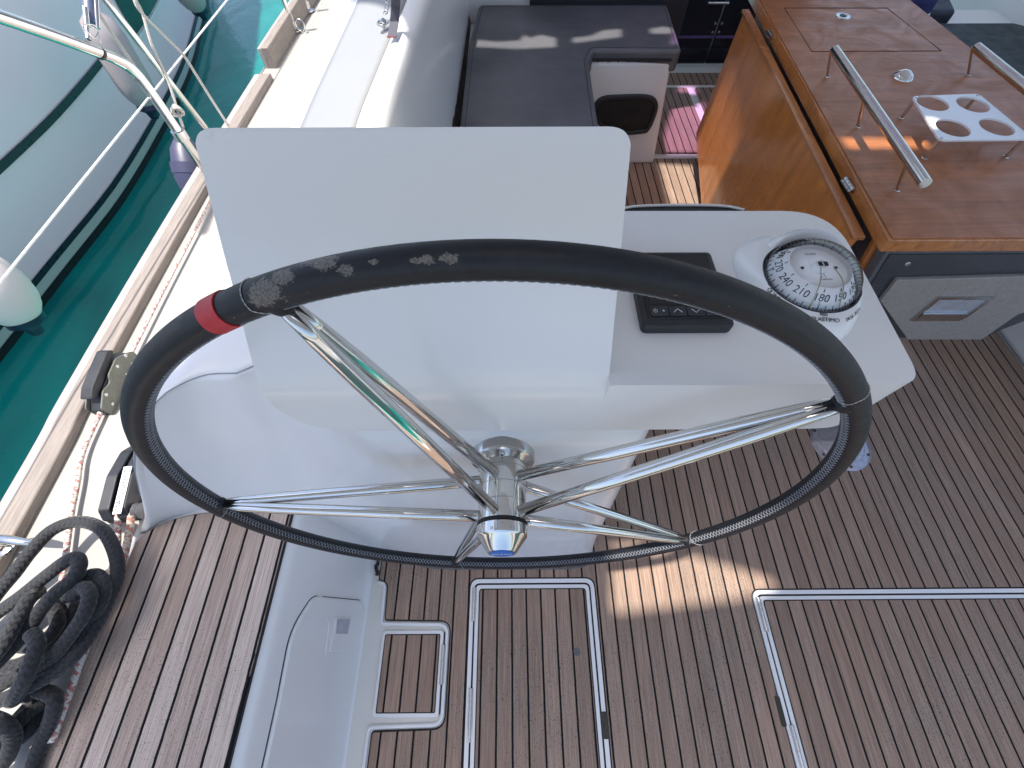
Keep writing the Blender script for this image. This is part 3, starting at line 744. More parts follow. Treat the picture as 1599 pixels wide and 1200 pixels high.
tube(bm, [(CX-.002, CY-.009, CZ+.017), (CX-.0025, CY-.017, CZ+.0175)], .0003, 4); tube(bm, [(CX+.002, CY-.009, CZ+.017), (CX+.0025, CY-.017, CZ+.0175)], .0003, 4)
obj('pivot_marks', bm, INK, card)
text('card_lettering', 'PLASTIMO', .0034, Matrix.Translation((CX, CY-.021, CZ+.0188)), INK, card, .0001)
text('card_lettering', 'OLYMPIC', .0034, Matrix.Translation((CX-.004, CY+.022, CZ+.0190)), INK, card, .0001)
bm = nb()
for dx in (-.019, .012):
    tube(bm, smoothpts([(CX+dx*.5-.001, CY-.012, CZ+.030), (CX+dx*.9, CY-.034, CZ+.026), (CX+dx*1.15, CY-.052, CZ+.004)], 5), .0006, 6)
obj('lubber_line', bm, plain('lubber_yellow', (.50, .46, .20), .5), t)
s = NT('clear_dome'); tr = s.n('ShaderNodeBsdfTransparent'); tr.inputs[0].default_value = (.985, .99, 1, 1); gl = s.n('ShaderNodeBsdfGlossy'); gl.inputs['Roughness'].default_value = .02
fz = s.n('ShaderNodeFresnel'); fz.inputs['IOR'].default_value = 1.45; mx = s.n('ShaderNodeMixShader'); s.l(fz.outputs[0], mx.inputs[0]); s.l(tr.outputs[0], mx.inputs[1]); s.l(gl.outputs[0], mx.inputs[2])
s.l(mx.outputs[0], s.t.nodes['Material Output'].inputs[0]); s.bump(s.noise(2), 0, 0); DOME = s.m
bm = nb(); lathe(bm, [(.0562*math.cos(k*PI/2/16), .040*math.sin(k*PI/2/16)) for k in range(17)], (CX, CY, ZS+.027), (0, 0, 1), 72); obj('glass_dome', bm, DOME, t, 180)
def bsurf(ang, e):
    p = min(fs, key=lambda q: abs((math.atan2(q.y, q.x)-ang+PI) % (2*PI)-PI)); rr = .0590
    q = Vector((rr*math.cos(ang), rr*math.sin(ang), 0)); d_ = Vector((math.cos(ang), math.sin(ang), 0)); v = e**(1/1.5)
    return Vector((CX, CY, ZS))+(d_*p.length).lerp(q, e)+Vector((0, 0, .004+.024*math.sin(v*PI/2))), d_
def ontext(s_, size, ang, e):
    p, d_ = bsurf(ang, e); p2 = bsurf(ang, e+.12)[0]; upv = (p2-p).normalized(); tx = Vector((0, 0, 1)).cross(d_)
    n_ = tx.cross(upv).normalized(); text('base_lettering', s_, size, basis(p+n_*.0012, tx, upv), INK, t, .0002)
ontext('PLASTIMO', .0072, -1.68, .66)
for k, ch in enumerate('OLYMPIC 115'): 
    if ch != ' ': ontext(ch, .0072, -2.80+k*.064, .60)
for k, ch in enumerate('2656-EC11'): ontext(ch, .0056, -1.30+k*.050, .56)
p, d_ = bsurf(-1.70, .90); p2 = bsurf(-1.70, .98)[0]; uu = (p2-p).normalized(); tx = Vector((0, 0, 1)).cross(d_); c0 = p+tx.cross(uu)*.001
bm = nb(); tube(bm, [c0+tx*a+uu*b for a, b in ((-.004, -.002), (.004, -.002), (.004, .002), (-.004, .002))], .0005, 5, closed=True)
tube(bm, [c0-tx*.0038, c0+tx*.0038], .0004, 5)
obj('maker_emblem', bm, INK, t)
# ================================================================== TABLE
t_t = thing('cockpit_table', 'varnished wooden cockpit table with hanging drop leaf and grey locker end', 'table', (1.5, 1.7, 0))
ZT = .80
def Lx(y): return 1.052+(y-.915)*.0690
YN, YFR = .912, 2.75
topo = rpoly([(Lx(YN), YN), (1.86+.06, YN), (1.84, YFR), (Lx(YFR), YFR)], .004)
bm = nb(); prism(bm, topo, ZT-.004, ZT); obj('table_top', bm, TOPW, t_t)
bm = nb(); prism(bm, offset(topo, .004), ZT-.048, ZT-.0045); obj('edge_moulding', bm, WOODE, t_t, bevel=.004)
# near edge bar and mitred corner
# lid outline in the top
lp = [at(p, q, z=ZT) for p, q in ((1225, 13), (1385, 13), (1470, 80), (1268, 81))]
bm = nb(); tube(bm, [(p.x, p.y, ZT+.0001) for p in lp], .0016, 6, closed=True); obj('lid_groove', bm, plain('groove_dark', (.035, .012, .006), .6), t_t)
c = at(1316, 26, z=ZT); bm = nb(); lathe(bm, [(0, .002), (.016, .002), (.020, .0035), (.030, .0035), (.032, .0)], c, (0, 0, 1), 32); lk = obj('lid_latch', bm, STEEL2, t_t, 40)
bm = nb(); lathe(bm, [(0, .0042), (.013, .0042), (.013, .003)], c, (0, 0, 1), 24); obj('latch_slot', bm, BLACKP, lk, 40)
c = at(1410, 121, z=ZT); bm = nb(); lathe(bm, [(0, .024), (.012, .0225), (.026, .014), (.036, .004), (.037, 0)], c, (0, 0, 1), 40); dl = obj('dome_lamp', bm, STEEL, t_t, 60)
# leaf: hanging
lf = [(2.50, .752), (2.53, .17), (2.03, .05), (1.40, .05), (.975, .42), (.975, .752)]
lf = rpoly(lf, .015)
def leaf(u, v, h): return Vector((Lx(u)-.040-h, u, v))
bm = nb(); prism(bm, lf, -.011, .011, tf=leaf); lfo = obj('drop_leaf', bm, WOOD, t_t, bevel=.003)
bm = nb(); box(bm, 0, 0, 0, 0, 0, 0); bm.free()
bm = nb(); prism(bm, [(.965, .745), (2.52, .745), (2.52, .757), (.965, .757)], -.017, .017, tf=leaf); obj('leaf_edge', bm, WOODE, lfo, bevel=.002)
for px, py in ((1193, 55), (1316, 290)):
    c = at(px, py, z=.772); y0 = c.y
    xx = Lx(y0)-.012; hinge((xx, y0-.03, .775), (xx, y0+.03, .775), .0075, 4, t_t)
# box under the table
ZB = .36
bm = nb(); prism(bm, [(1.10, .965), (1.86, .965), (1.80, 2.6), (1.22, 2.6)], ZB+.02, .755); obj('locker_box', bm, GREYM, t_t, bevel=.004)
bm = nb(); prism(bm, [(1.30, 1.15), (1.62, 1.15), (1.62, 2.3), (1.30, 2.3)], .0, ZB+.03); obj('foot_column', bm, WHITE, t_t, bevel=.02)
# frame with dark steel lip, then the locker door
xz = lambda a, b, c: Vector((a, c, b))
hexo = [(1.075, .752), (1.90, .752), (1.90, .55), (1.755, .325), (1.44, .325), (1.12, .60)]
bm = nb(); prism(bm, offset(hexo, .014), .955, .975, tf=xz); obj('locker_frame', bm, WOODE, t_t, bevel=.003)
bm = nb(); prism(bm, hexo, .915, .9545, tf=xz); obj('steel_lip', bm, GREYM, t_t, bevel=.004)
hexi = [(1.155, .652), (1.86, .652), (1.86, .55), (1.745, .345), (1.455, .345), (1.168, .58)]
bm = nb(); prism(bm, offset(hexo, -.012), .911, .916, tf=xz); obj('dark_gap', bm, plain('lip_dark', (.05, .055, .065), .35), t_t)
dpts = [at(p, q, y=.90) for p, q in ((1400, 437), (1640, 430), (1640, 478), (1590, 490), (1532, 530), (1417, 530), (1374, 470))]
bm = nb(); prism(bm, [(p.x, p.z) for p in dpts], .897, .912, tf=xz); dr_ = obj('locker_door', bm, plain('door_grey', (.33, .30, .275), .5, 0, 120, .12), t_t, bevel=.003)
hp = [at(p, q, y=.897) for p, q in ((1420, 500), (1465, 463), (1555, 463), (1500, 500))]
hx = [(hp[0].x, hp[0].z), (hp[1].x, hp[1].z), (hp[2].x, hp[2].z), (hp[3].x, hp[3].z)]
bm = nb(); prism(bm, hx, .892, .898, holes=[offset(hx, -.012)], tf=xz); hd_ = obj('flush_handle', bm, STEEL2, dr_)
bm = nb(); prism(bm, offset(hx, -.0125), .8955, .8985, tf=xz); obj('handle_dish', bm, plain('satin_steel', (.62, .66, .74), .35, .6), hd_)
q = offset(hx, -.014); q = [q[0], lerp(q[0], q[1], .3), lerp(q[3], q[2], .3), q[3]]
bm = nb(); prism(bm, q, .889, .895, tf=xz); obj('handle_bar', bm, STEEL2, hd_, bevel=.001)
c = at(1417, 413, y=.911); bm = nb(); lathe(bm, [(0, .003), (.006, .003), (.008, 0)], c, (0, -1, 0), 16); obj('stud', bm, STEEL2, t_t, 40)
# grab rails
def grab(label, a, b, posts):
    A, B = at(*a, z=.895), at(*b, z=.895)
    t = thing('grab_rail', label, 'grab rail', (A.x, A.y, ZT), 'grab rails on the cockpit table')
    bm = nb(); tube(bm, [A, B], .0145, 28); obj('rail', bm, STEEL, t, 40)
    for px, py in posts:
        p = at(px, py, z=ZT); d = (B-A); k = (Vector((p.x, p.y, A.z))-A).dot(d)/d.length_squared; tp = A+d*k
        bm = nb(); tube(bm, [(p.x, p.y, ZT), (tp.x, tp.y, tp.z-.004)], .0050, 14)
        lathe(bm, [(.0085, 0), (.0085, .0015), (.006, .004)], p, (0, 0, 1), 18); obj('post', bm, STEEL, t, 40)
grab('left polished steel grab rail along the drop leaf side of the table', (1303, 78), (1445, 287), ((1292, 121), (1339, 199), (1400, 298)))
grab('right polished steel grab rail on the far side of the table, running out of frame', (1524, 74), (1660, 185), ((1512, 118), (1640, 230)))
# cup holder
t = thing('cup_holder', 'white four hole cup holder plate on steel posts on the table top', 'cup holder', (1.47, 1.4, ZT))
cp = [at(p, q, z=.862) for p, q in ((1423, 152), (1527, 148), (1612, 219), (1466, 221))]
hol = []
for px, py in ((1455, 162.5), (1518, 165), (1487, 201.5), (1555, 200)):
    c = at(px, py, z=.862); hol.append([(c.x+.049*math.cos(k*PI/18), c.y+.049*math.sin(k*PI/18)) for k in range(36)])
bm = nb(); prism(bm, rpoly([(p.x, p.y) for p in cp], .02), .860, .865, hol); obj('plate', bm, gel('plate_white', (.80, .80, .82), .2, .01), t)
for p in [Vector((c.x, c.y))+(Vector((sum(q.x for q in cp)/4, sum(q.y for q in cp)/4))-Vector((c.x, c.y)))*.09 for c in cp]:
    bm = nb(); tube(bm, [(p.x, p.y, ZT), (p.x, p.y, .8598)], .0055, 14); lathe(bm, [(.009, 0), (.009, .002), (.006, .004)], (p.x, p.y, ZT), (0, 0, 1), 16); lg = obj('post', bm, STEEL, t, 40)
    bm = nb(); lathe(bm, [(0, .8672), (.003, .867), (.0048, .865)], (p.x, p.y, 0), (0, 0, 1), 14); obj('screw', bm, STEEL2, t, 40)
# ================================================================== BENCHES
VINYL = NT('dark_vinyl'); s = VINYL; n1 = s.noise(3, detail=5); n2 = s.noise(350, detail=2)
s.bump(s.math('ADD', s.math('MULTIPLY', s.noise(5, detail=4, stretch=(1, 2.2, 1), dist=.8), 14), n2), .25, .002)
VINYL = s.set(s.mix(s.rng(n1, .3, .7), (.132, .132, .142), (.088, .088, .098)), s.rng(n1, .3, .7, .42, .6))
t = thing('side_bench', 'white L-shaped bench moulding with a black edged storage pocket at its end', 'bench', (.3, 2.5, 0))
bm = nb(); prism(bm, rpoly([(-.30, .58), (.33, .58), (.36, 2.51), (.36, 3.1), (-.30, 3.1)], [0, .02, 0, 0, 0]), 0, .50); obj('main_moulding', bm, WHITE, t, bevel=.015)
# end cabinet, leaning sides
bm = nb(); a0 = [(.37, 2.50), (.905, 2.50), (.905, 3.12), (.37, 3.12)]; a1 = [(.37, 2.50), (.838, 2.50), (.84, 3.12), (.37, 3.12)]
lo = [bm.verts.new((x, y, .0)) for x, y in a0]; hi = [bm.verts.new((x, y, .552)) for x, y in a1]
bm.faces.new(lo[::-1]); bm.faces.new(hi)
for i in range(4): bm.faces.new((lo[i], lo[(i+1) % 4], hi[(i+1) % 4], hi[i]))
obj('end_cabinet', bm, WHITE, t, bevel=.018, seg=4)
bm = nb(); prism(bm, rpoly([(.35, .47), (.35, .115), (.60, .095), (.77, .125), (.85, .26), (.865, .30), (.80, .40), (.52, .41)], [.02, .02, .05, .05, .06, .06, .08, .05]), 2.475, 2.505, tf=xz) if False else None; bm.free()
po = [at(p, q, y=2.49) for p, q in ((926, 166), (940, 152), (970, 149), (1012, 149), (1026, 158), (1026, 175), (1014, 203), (1000, 209), (960, 210), (935, 196), (924, 180))]
po = [(p.x, p.z) for p in smoothpts(po, 3, closed=True)]
bm = nb(); prism(bm, po, 2.482, 2.503, holes=[offset(po, -.022)], tf=xz); pk = obj('pocket_rim', bm, BLACKP, t, bevel=.004, seg=2)
bm = nb(); prism(bm, offset(po, -.020), 2.492, 2.501, tf=xz); obj('pocket_lining', bm, BLACKR, pk)
bm = nb()
box(bm, .39, .835, 2.497, 2.503, .5535, .566)
for k in range(9): box(bm, .40+k*.052, .407+k*.052, 2.493, 2.499, .552, .5685)
obj('cushion_fastener', bm, BLACKP, t)
t = thing('bench_cushion', 'dark grey vinyl L-shaped cushion, creased, on the white bench', 'cushion', (.2, 2.4, .55))
cu = [(-.222, .62), (.352, .62), (.392, 2.40), (.43, 2.512), (.872, 2.50), (.905, 3.06), (-.17, 3.06), (-.205, 2.6)]
cu = rpoly(cu, [.02, .03, .03, .02, .03, .03, .03, .02], 5)
bm = nb(); prism(bm, cu, .502, .600); 
fs = [f for f in bm.faces if len(f.verts) > 8 and f.normal.z > -2]
o = obj('cushion_body', bm, VINYL, t, bevel=.016, seg=4)
bm = nb(); ci = offset(cu, -.024); tube(bm, [(p.x, p.y, .6003) for p in ci], .0013, 6, closed=True); obj('seam', bm, BLACKR, t)
# gap trim between coaming and cushion
bm = nb(); rows = []
for y in (.6, 1.5, 2.5, 3.1): rows.append([(-.262, y, .50), (-.246, y, .595), (-.225, y, .50)])
grid(bm, rows); tag(obj('backrest_trim', bm, plain('trim_brown', (.10, .085, .075), .5)), 'narrow dark trim strip between coaming face and bench cushion', 'trim strip')
# forward bulkhead
t = thing('cabin_bulkhead', 'white cabin bulkhead with black panel behind the bench cushion', 'bulkhead', (.3, 3.1, .5))
bm = nb(); box(bm, -.9, 1.02, 3.11, 3.2, .0, 2.2); obj('panel', bm, WHITE, t)
bm = nb(); box(bm, .12, 1.03, 3.075, 3.108, .35, 1.4); obj('black_backrest', bm, BLACKP, t, bevel=.01)
t = thing('companionway', 'dark tinted companionway doors with steel latch at the forward end of cockpit', 'door', (1.6, 3.9, 0))
s = NT('tinted_acrylic'); ACR = s.set(s.mix(s.rng(s.noise(3), .4, .7, 0, .5), (.010, .010, .016), (.022, .018, .035)), .10)
cb = at(1050, 100, y=3.72)
zb = cb.z
bm = nb(); box(bm, 1.03, 2.45, 3.74, 3.80, -.05, .06+zb); obj('sill', bm, WHITE, t, bevel=.01)
for x0, x1 in ((1.04, 1.50), (1.504, 2.1)):
    bm = nb(); box(bm, x0, x1, 3.72, 3.74, zb+.0, 1.7); d = obj('door_leaf', bm, ACR, t, bevel=.004)
    bm = nb(); box(bm, x0+.01, x1-.01, 3.708, 3.719, zb+.165, zb+.178); obj('trim', bm, plain('violet_reflection', (.13, .08, .22), .3), d)  # strip coloured as the violet reflection across the dark door
bm = nb()
for dx in (-.025, .02):
    for dz in (.0, .05): lathe(bm, [(0, .012), (.008, .010), (.010, 0)], (1.502+dx, 3.719, zb+.20+dz), (0, -1, 0), 14)
obj('latch', bm, STEEL2, t, 40)
bm = nb(); p = [at(a, b, y=3.70) for a, b in ((1106, 5), (1138, 5))]; tube(bm, [p[0]+Vector((0, .02, 0)), p[0], p[1], p[1]+Vector((0, .02, 0))], .008, 10); obj('handle', bm, STEEL2, t, 40)
# starboard side
t = thing('starboard_bench', 'far bench with dark green-black cushion beyond the table', 'bench', (2.6, 2, 0))
bm = nb(); prism(bm, [(2.29, -.2), (3.1, -.2), (3.1, 3.3), (2.31, 3.3)], 0, .50); obj('moulding', bm, WHITE, t, bevel=.03)
DG = plain('dark_green_vinyl', (.020, .030, .028), .6)
bm = nb(); prism(bm, [(3.0, -1.6), (4.3, -1.6), (4.3, 2.6), (3.9, 5.5), (3.0, 5.5)], .2, .98); obj('far_coaming', bm, WHITE, t, bevel=.05)  # far side of the boat, put in to block green light off the water
bm = nb(); prism(bm, rpoly([(2.22, 1.3), (2.95, 1.3), (2.95, 2.72), (2.78, 2.86), (2.22, 2.86)], .04), .50, .585); obj('seat_cushion', bm, DG, t, bevel=.02)
bm = nb(); prism(bm, rpoly([(2.0, 2.90), (2.46, 2.90), (2.66, 3.5), (2.0, 3.5)], .03), .42, .62); obj('corner_cushion', bm, plain('navy_vinyl', (.022, .028, .045), .6), t, bevel=.02)
c = at(1420, -10, z=.66)
bm = nb(); lathe(bm, [(0, .10), (.11, .095), (.145, .06), (.15, 0)], (c.x, c.y, .60), (0, 0, 1), 32); o = obj('navy_cover', bm, plain('navy_fabric', (.015, .018, .10), .8), None, 60)
tag(o, 'round navy blue fabric cover beyond the far corner of the table', 'cover')
bm = nb(); lathe(bm, [(.146, -.01), (.156, 0), (.150, .012)], (c.x, c.y, .60), (0, 0, 1), 40); obj('white_piping', bm, WHITE, o, 60)
# ---- support leg foot on the sole, below the shelf corner
c = at(1308, 690, z=.0075)
t = thing('deck_plate', 'round polished plate screwed to the teak floor below the helm shelf corner', 'deck plate', (c.x, c.y, 0))
FX, FY = 1.335, .625
bm = nb(); lathe(bm, [(.118, .0068), (.118, .009), (.114, .0115), (.088, .0125), (.086, .014), (.05, .018), (0, .02)], (FX, FY, 0), (0, 0, 1), 56)
ft = obj('disc', bm, plain('clear_plate', (.46, .43, .46), .12, .7), t, 30)
for k in range(6):
    a = PI*.83+k*PI/3; bm = nb(); lathe(bm, [(0, .0135), (.005, .0135), (.0062, .0115)], (FX+.102*math.cos(a), FY+.102*math.sin(a), 0), (0, 0, 1), 14); obj('screw', bm, BLACKP, ft, 40)
# ================================================================== DECK GEAR
# running line with red flecks
zl = .447
L = [(372, 232), (318, 335), (262, 441), (205, 552), (190, 580)]
P1 = [at(a, b, z=zl+.006) for a, b in L]
bm = nb(); tube(bm, smoothpts(P1, 10), .0058, 12); 
l2 = [(164, 630), (152, 655), (135, 692), (126, 720), (121, 755), (112, 800), (105, 850), (98, 900), (90, 960), (70, 1050)]
tube(bm, smoothpts([P1[-1]]+[at(a, b, z=zl+.004) for a, b in l2], 10), .0068, 12)
tag(obj('flecked_line', bm, WHTROPE, None, 180), 'thin white line with red flecks running along the sunlit side deck', 'rope')
# line clutch one: green-grey cheek plate
def clutch1():
    t = thing('line_clutch', 'line clutch with grey-green metal cheek and four rivets beside the toe rail', 'line clutch', at(170, 610, z=.43))
    d = (at(318, 335, z=.43)-at(165, 635, z=.43)).normalized(); r = Vector((d.y, -d.x, 0)); o = at(152, 632, z=.43)-d*.04+r*.012
    tf = lambda a, b, c: o+d*a+r*c+Vector((0, 0, b))
    side = rpoly([(0, 0), (.205, 0), (.215, .035), (.15, .070), (.06, .064), (.0, .030)], [.006, .01, .02, .03, .02, .01])
    bm = nb(); prism(bm, side, .012, .050, tf=tf); obj('body', bm, BLACKP, t, bevel=.003)
    GP = plain('anodised_grey', (.17, .18, .155), .45, .3)
    side2 = rpoly([(.0, .0), (.205, 0), (.215, .040), (.16, .078), (.10, .074), (.085, .058), (.05, .066), (.0, .045)], [.004, .01, .02, .02, .02, .02, .02, .01])
    bm = nb(); prism(bm, side2, .052, .057, tf=tf); pl = obj('cheek_plate', bm, GP, t, bevel=.0012, seg=2)
    bm = nb(); prism(bm, side2, .006, .010, tf=tf); obj('cheek_plate', bm, GP, t, bevel=.0012, seg=2)
    for a, b in ((.03, .02), (.045, .052), (.135, .022), (.175, .022), (.185, .055), (.14, .062)):
        bm = nb(); lathe(bm, [(0, .0022), (.003, .0022), (.0055, .0012), (.006, 0)], tf(a, b, .057), r, 16); obj('rivet', bm, STEEL2, pl, 40)
    lv = rpoly([(.03, .062), (.17, .078), (.185, .090), (.17, .102), (.05, .090), (.015, .075)], .008)
    bm = nb(); prism(bm, lv, .012, .046, tf=tf); obj('lever', bm, BLACKP, t, bevel=.003)
clutch1()
def clutch2():
    t = thing('line_clutch', 'black twin line clutch with white MAIN SHEET label beside the helm seat', 'line clutch', at(190, 770, z=.43))
    d = Vector((-.10, .99, 0)).normalized(); r = Vector((d.y, -d.x, 0)); o = at(176, 818, z=.43)
    tf = lambda a, b, c: o+d*a+r*c+Vector((0, 0, b))
    side = rpoly([(0, 0), (.225, 0), (.225, .02), (.185, .056), (.11, .070), (.02, .058), (.0, .034)], [.006, .01, .03, .03, .04, .015, .01])
    low = [(0, 0), (.23, 0), (.23, .012), (0, .012)]
    bm = nb(); prism(bm, low, -.006, .078, tf=tf); obj('base', bm, BLACKP, t, bevel=.003)
    for c0 in (.0, .040):
        bm = nb(); prism(bm, side, c0, c0+.029, tf=tf); b = obj('clutch_body', bm, BLACKP, t, bevel=.003)
    # label on the top of the inner lever
    M = basis(tf(.068, .0645, .0545)+Vector((0, 0, .0025)), d+Vector((0, 0, .133)), Vector((-r.x, -r.y, .0)))
    bm = nb(); prism(bm, rpoly(rect(-.062, .062, -.0105, .0105), .001), -.0004, .0010); 
    bmesh.ops.transform(bm, matrix=M, verts=bm.verts); lb = obj('label', bm, plain('label_white', (.78, .78, .80), .5), t)
    text('label_lettering', 'MAIN SHEET', .0195, M@Matrix.Translation((0, 0, .0012)), INK, lb)
    bm = nb(); lathe(bm, [(.0, -.012), (.016, -.012), (.022, -.008), (.014, 0), (.022, .008), (.016, .012), (0, .012)], tf(.02, .025, .082), r, 24); obj('sheave', bm, GREYM, t, 40)
clutch2()
bm = nb(); 
tube(bm, smoothpts([at(a, b, z=.46) for a, b in ((184, 800), (184, 830), (182, 860), (170, 905), (150, 960), (120, 1050), (80, 1160))], 8), .0075, 12)
tag(obj('main_sheet_tail', bm, WHTROPE, None, 180), 'grey flecked sheet tail leaving the twin clutch beside the seat edge', 'rope')
bm = nb(); tube(bm, smoothpts([at(a, b, z=.462) for a, b in ((207, 790), (203, 822), (198, 850), (188, 890), (170, 940), (140, 1000))], 8), .0085, 12)
tag(obj('main_sheet_tail', bm, braid('cream_braid', (.66, .56, .46), (.38, .30, .24), (.48, .10, .05), 5, .008), None, 180), 'cream orange flecked sheet tail closest to the helm seat teak', 'rope')
# black mooring rope pile: one continuous rope
S_ = [
 [(-60, 1010, .47), (-10, 935, .50), (22, 896, .52), (48, 862, .53), (82, 828, .53), (122, 815, .53), (158, 826, .53), (178, 858, .52), (184, 895, .51), (172, 932, .51), (150, 976, .51), (120, 1020, .52), (82, 1052, .52), (35, 1078, .52), (-20, 1104, .51)],
 [(-40, 985, .50), (0, 955, .52), (35, 930, .54), (72, 900, .55), (104, 876, .56), (120, 872, .56), (124, 885, .56), (112, 905, .56), (88, 925, .56), (64, 952, .55), (38, 990, .54), (-10, 1040, .53)],
 [(100, 935, .50), (128, 905, .52), (150, 898, .52), (162, 915, .53), (158, 940, .53), (142, 966, .52), (110, 1004, .50), (74, 1040, .48), (50, 1080, .47)],
 [(112, 935, .54), (130, 918, .55), (140, 930, .56), (132, 958, .56), (116, 984, .55), (90, 1018, .54), (64, 1046, .52), (40, 1090, .49)],
 [(50, 990, .56), (58, 1006, .57), (50, 1032, .57), (38, 1062, .56), (20, 1095, .52)],
 [(60, 925, .53), (44, 938, .56), (24, 972, .57), (4, 1008, .57), (-30, 1050, .55)],
 [(60, 1078, .50), (84, 1088, .50), (84, 1110, .49), (74, 1140, .47), (58, 1180, .46), (44, 1230, .46)],
 [(70, 1095, .47), (45, 1112, .48), (18, 1140, .49), (-20, 1180, .49)],
 [(-20, 1085, .47), (10, 1065, .48), (40, 1050, .48), (60, 1070, .47), (48, 1100, .47), (20, 1135, .47), (-10, 1200, .47)],
 [(-30, 1010, .47), (10, 1000, .48), (40, 1010, .48), (70, 1000, .48), (90, 975, .48), (80, 950, .48), (50, 960, .48), (10, 990, .48)],
 [(-30, 1150, .46), (0, 1165, .47), (35, 1150, .47), (60, 1120, .46), (70, 1100, .455)],
 [(-40, 1060, .455), (0, 1045, .46), (35, 1035, .46), (75, 1010, .46), (100, 985, .46), (115, 950, .455), (90, 935, .455)],
 [(-20, 1120, .52), (5, 1130, .53), (20, 1150, .50), (10, 1185, .48), (-20, 1220, .47)],
]
bm = nb()
for sgm in S_: tube(bm, smoothpts([at(a, b, z=c) for a, b, c in sgm], 8), .0142, 18)
tag(obj('mooring_rope', bm, BLKROPE, None, 180), 'thick black braided mooring rope heaped on the deck beside the helm seat', 'rope')
# mooring cleat at the toe rail
t = thing('mooring_cleat', 'polished steel cleat horn poking over the toe rail behind the black rope', 'cleat', at(20, 845, z=.46))
bm = nb(); tube(bm, smoothpts([at(-40, 848, z=.50), at(0, 838, z=.51), at(30, 842, z=.505), at(58, 848, z=.49)], 5), [.006]*2+[.010]*12+[.006]*2, 16) if False else None; bm.free()
P = smoothpts([at(-60, 852, z=.49), at(-10, 842, z=.505), at(26, 845, z=.505), at(62, 850, z=.49)], 5)
bm = nb(); tube(bm, P, [.004+.007*math.sin(PI*min(1, (k+.5)/len(P)*1.0)) for k in range(len(P))], 16); obj('horn', bm, STEEL, t, 180)
c = at(8, 856, z=.462); bm = nb(); tube(bm, [c, c+Vector((0, 0, .035))], .008, 14); lathe(bm, [(.022, 0), (.02, .004), (.01, .008)], c, (0, 0, 1), 20); obj('foot', bm, STEEL, t, 40)
# ---- pushpit rails, lifeline, stanchions
t = thing('pushpit_rail', 'bent stainless guard rail rising from the deck edge and running aft', 'guard rail', at(300, 245, x=-1.33))
base = at(318, 262, x=-1.345)
pts = [base, at(282, 212, x=-1.345), at(232, 140, x=-1.36), at(205, 108, x=-1.37), at(180, 92, x=-1.375), at(150, 80, x=-1.38), at(80, 54, x=-1.39), at(0, 26, x=-1.40), at(-120, -15, x=-1.41)]
bm = nb(); tube(bm, smoothpts(pts, 8), .0185, 24); obj('tube', bm, STEEL, t, 180)
c0, c1 = at(286, 218, x=-1.345), at(277, 204, x=-1.345); bm = nb(); tube(bm, [c0, c1], .026, 20); obj('clamp', bm, STEEL2, t, 40)
c0, c1 = at(158, 84, x=-1.379), at(154, 82, x=-1.379); bm = nb(); tube(bm, [c0, c1], .0195, 20); obj('joint_ring', bm, BLACKP, t, 40)
t = thing('guard_stanchion', 'slim straight stainless tube standing behind the bent guard rail', 'stanchion', at(338, 228, z=.44))
bm = nb(); tube(bm, [at(338, 226, z=.44), at(318, 197, x=-1.35), at(165, 0, x=-1.40), at(95, -90, x=-1.42)], .0125, 18); obj('tube', bm, STEEL, t, 180)
c = at(338, 226, z=.436); bm = nb(); lathe(bm, [(.035, 0), (.034, .006), (.018, .012), (.015, .05)], c, (0, 0, 1), 24); obj('foot', bm, STEEL2, t, 40)
bm = nb(); tube(bm, [Vector((-1.42, -1.5, .74)), at(-80, 540, x=-1.41), at(5, 435, x=-1.40), at(180, 218, x=-1.385), at(355, 0, x=-1.36), at(470, -140, x=-1.34)], .0035, 12)
tag(obj('lifeline', bm, plain('white_wire_cover', (.80, .80, .80), .4), None, 180), 'white covered lifeline wire crossing in front of the neighbouring hull', 'lifeline')
def stan(label, px, py, dx):
    b = at(px, py, z=.44); t = thing('lifeline_stanchion', label, 'stanchion', b, 'stanchions along the toe rail')
    bm = nb(); tp = at(px-dx, 0, y=b.y+.02) if False else Vector((b.x-.03, b.y, b.z+.62)); tube(bm, [b, tp], .0125, 18); obj('post', bm, STEEL, t, 40)
    bm = nb(); tube(bm, [b, b+Vector((-.001, 0, .05))], .018, 20); lathe(bm, [(.034, 0), (.034, .006), (.02, .012)], b, (0, 0, 1), 24); obj('socket', bm, STEEL2, t, 40)
    return b
b = stan('stanchion whose foot carries a steel ring, nearer of the two', 462, 48, 0); stan('stanchion farther along the toe rail, partly out of frame', 482, 17, 0)
rg = at(468, 40, z=.47); bm = nb(); tube(bm, [rg+Vector((.026*math.cos(k*PI/12), .01*math.sin(k*PI/12), .026*math.sin(k*PI/12))) for k in range(24)], .0045, 10, closed=True)
tag(obj('steel_ring', bm, STEEL, None, 180), 'small steel ring standing on deck at the foot of the nearer stanchion', 'ring')
# blue sleeved rigging screw on the rail
t = thing('rigging_terminal', 'blue and steel rigging terminal shackled to the bend of the guard rail', 'shackle', at(142, 62, x=-1.38))
bm = nb(); tube(bm, [at(137, -30, x=-1.38), at(141, 36, x=-1.38)], .017, 18); obj('blue_sleeve', bm, plain('blue_sleeve', (.16, .20, .32), .35, .5), t, 60)
bm = nb(); tube(bm, [at(133, 12, x=-1.37), at(138, 62, x=-1.37)], .008, 12); tube(bm, [at(148, -30, x=-1.365), at(152, 44, x=-1.365)], .008, 12); obj('toggle', bm, STEEL, t, 60)
bm = nb(); tube(bm, smoothpts([at(134, 36, x=-1.36), at(152, 50, x=-1.36), at(146, 60, x=-1.36), at(130, 40, x=-1.36), at(150, 42, x=-1.36), at(157, 68, x=-1.36)], 6), .0022, 8); obj('split_ring', bm, STEEL, t, 180)
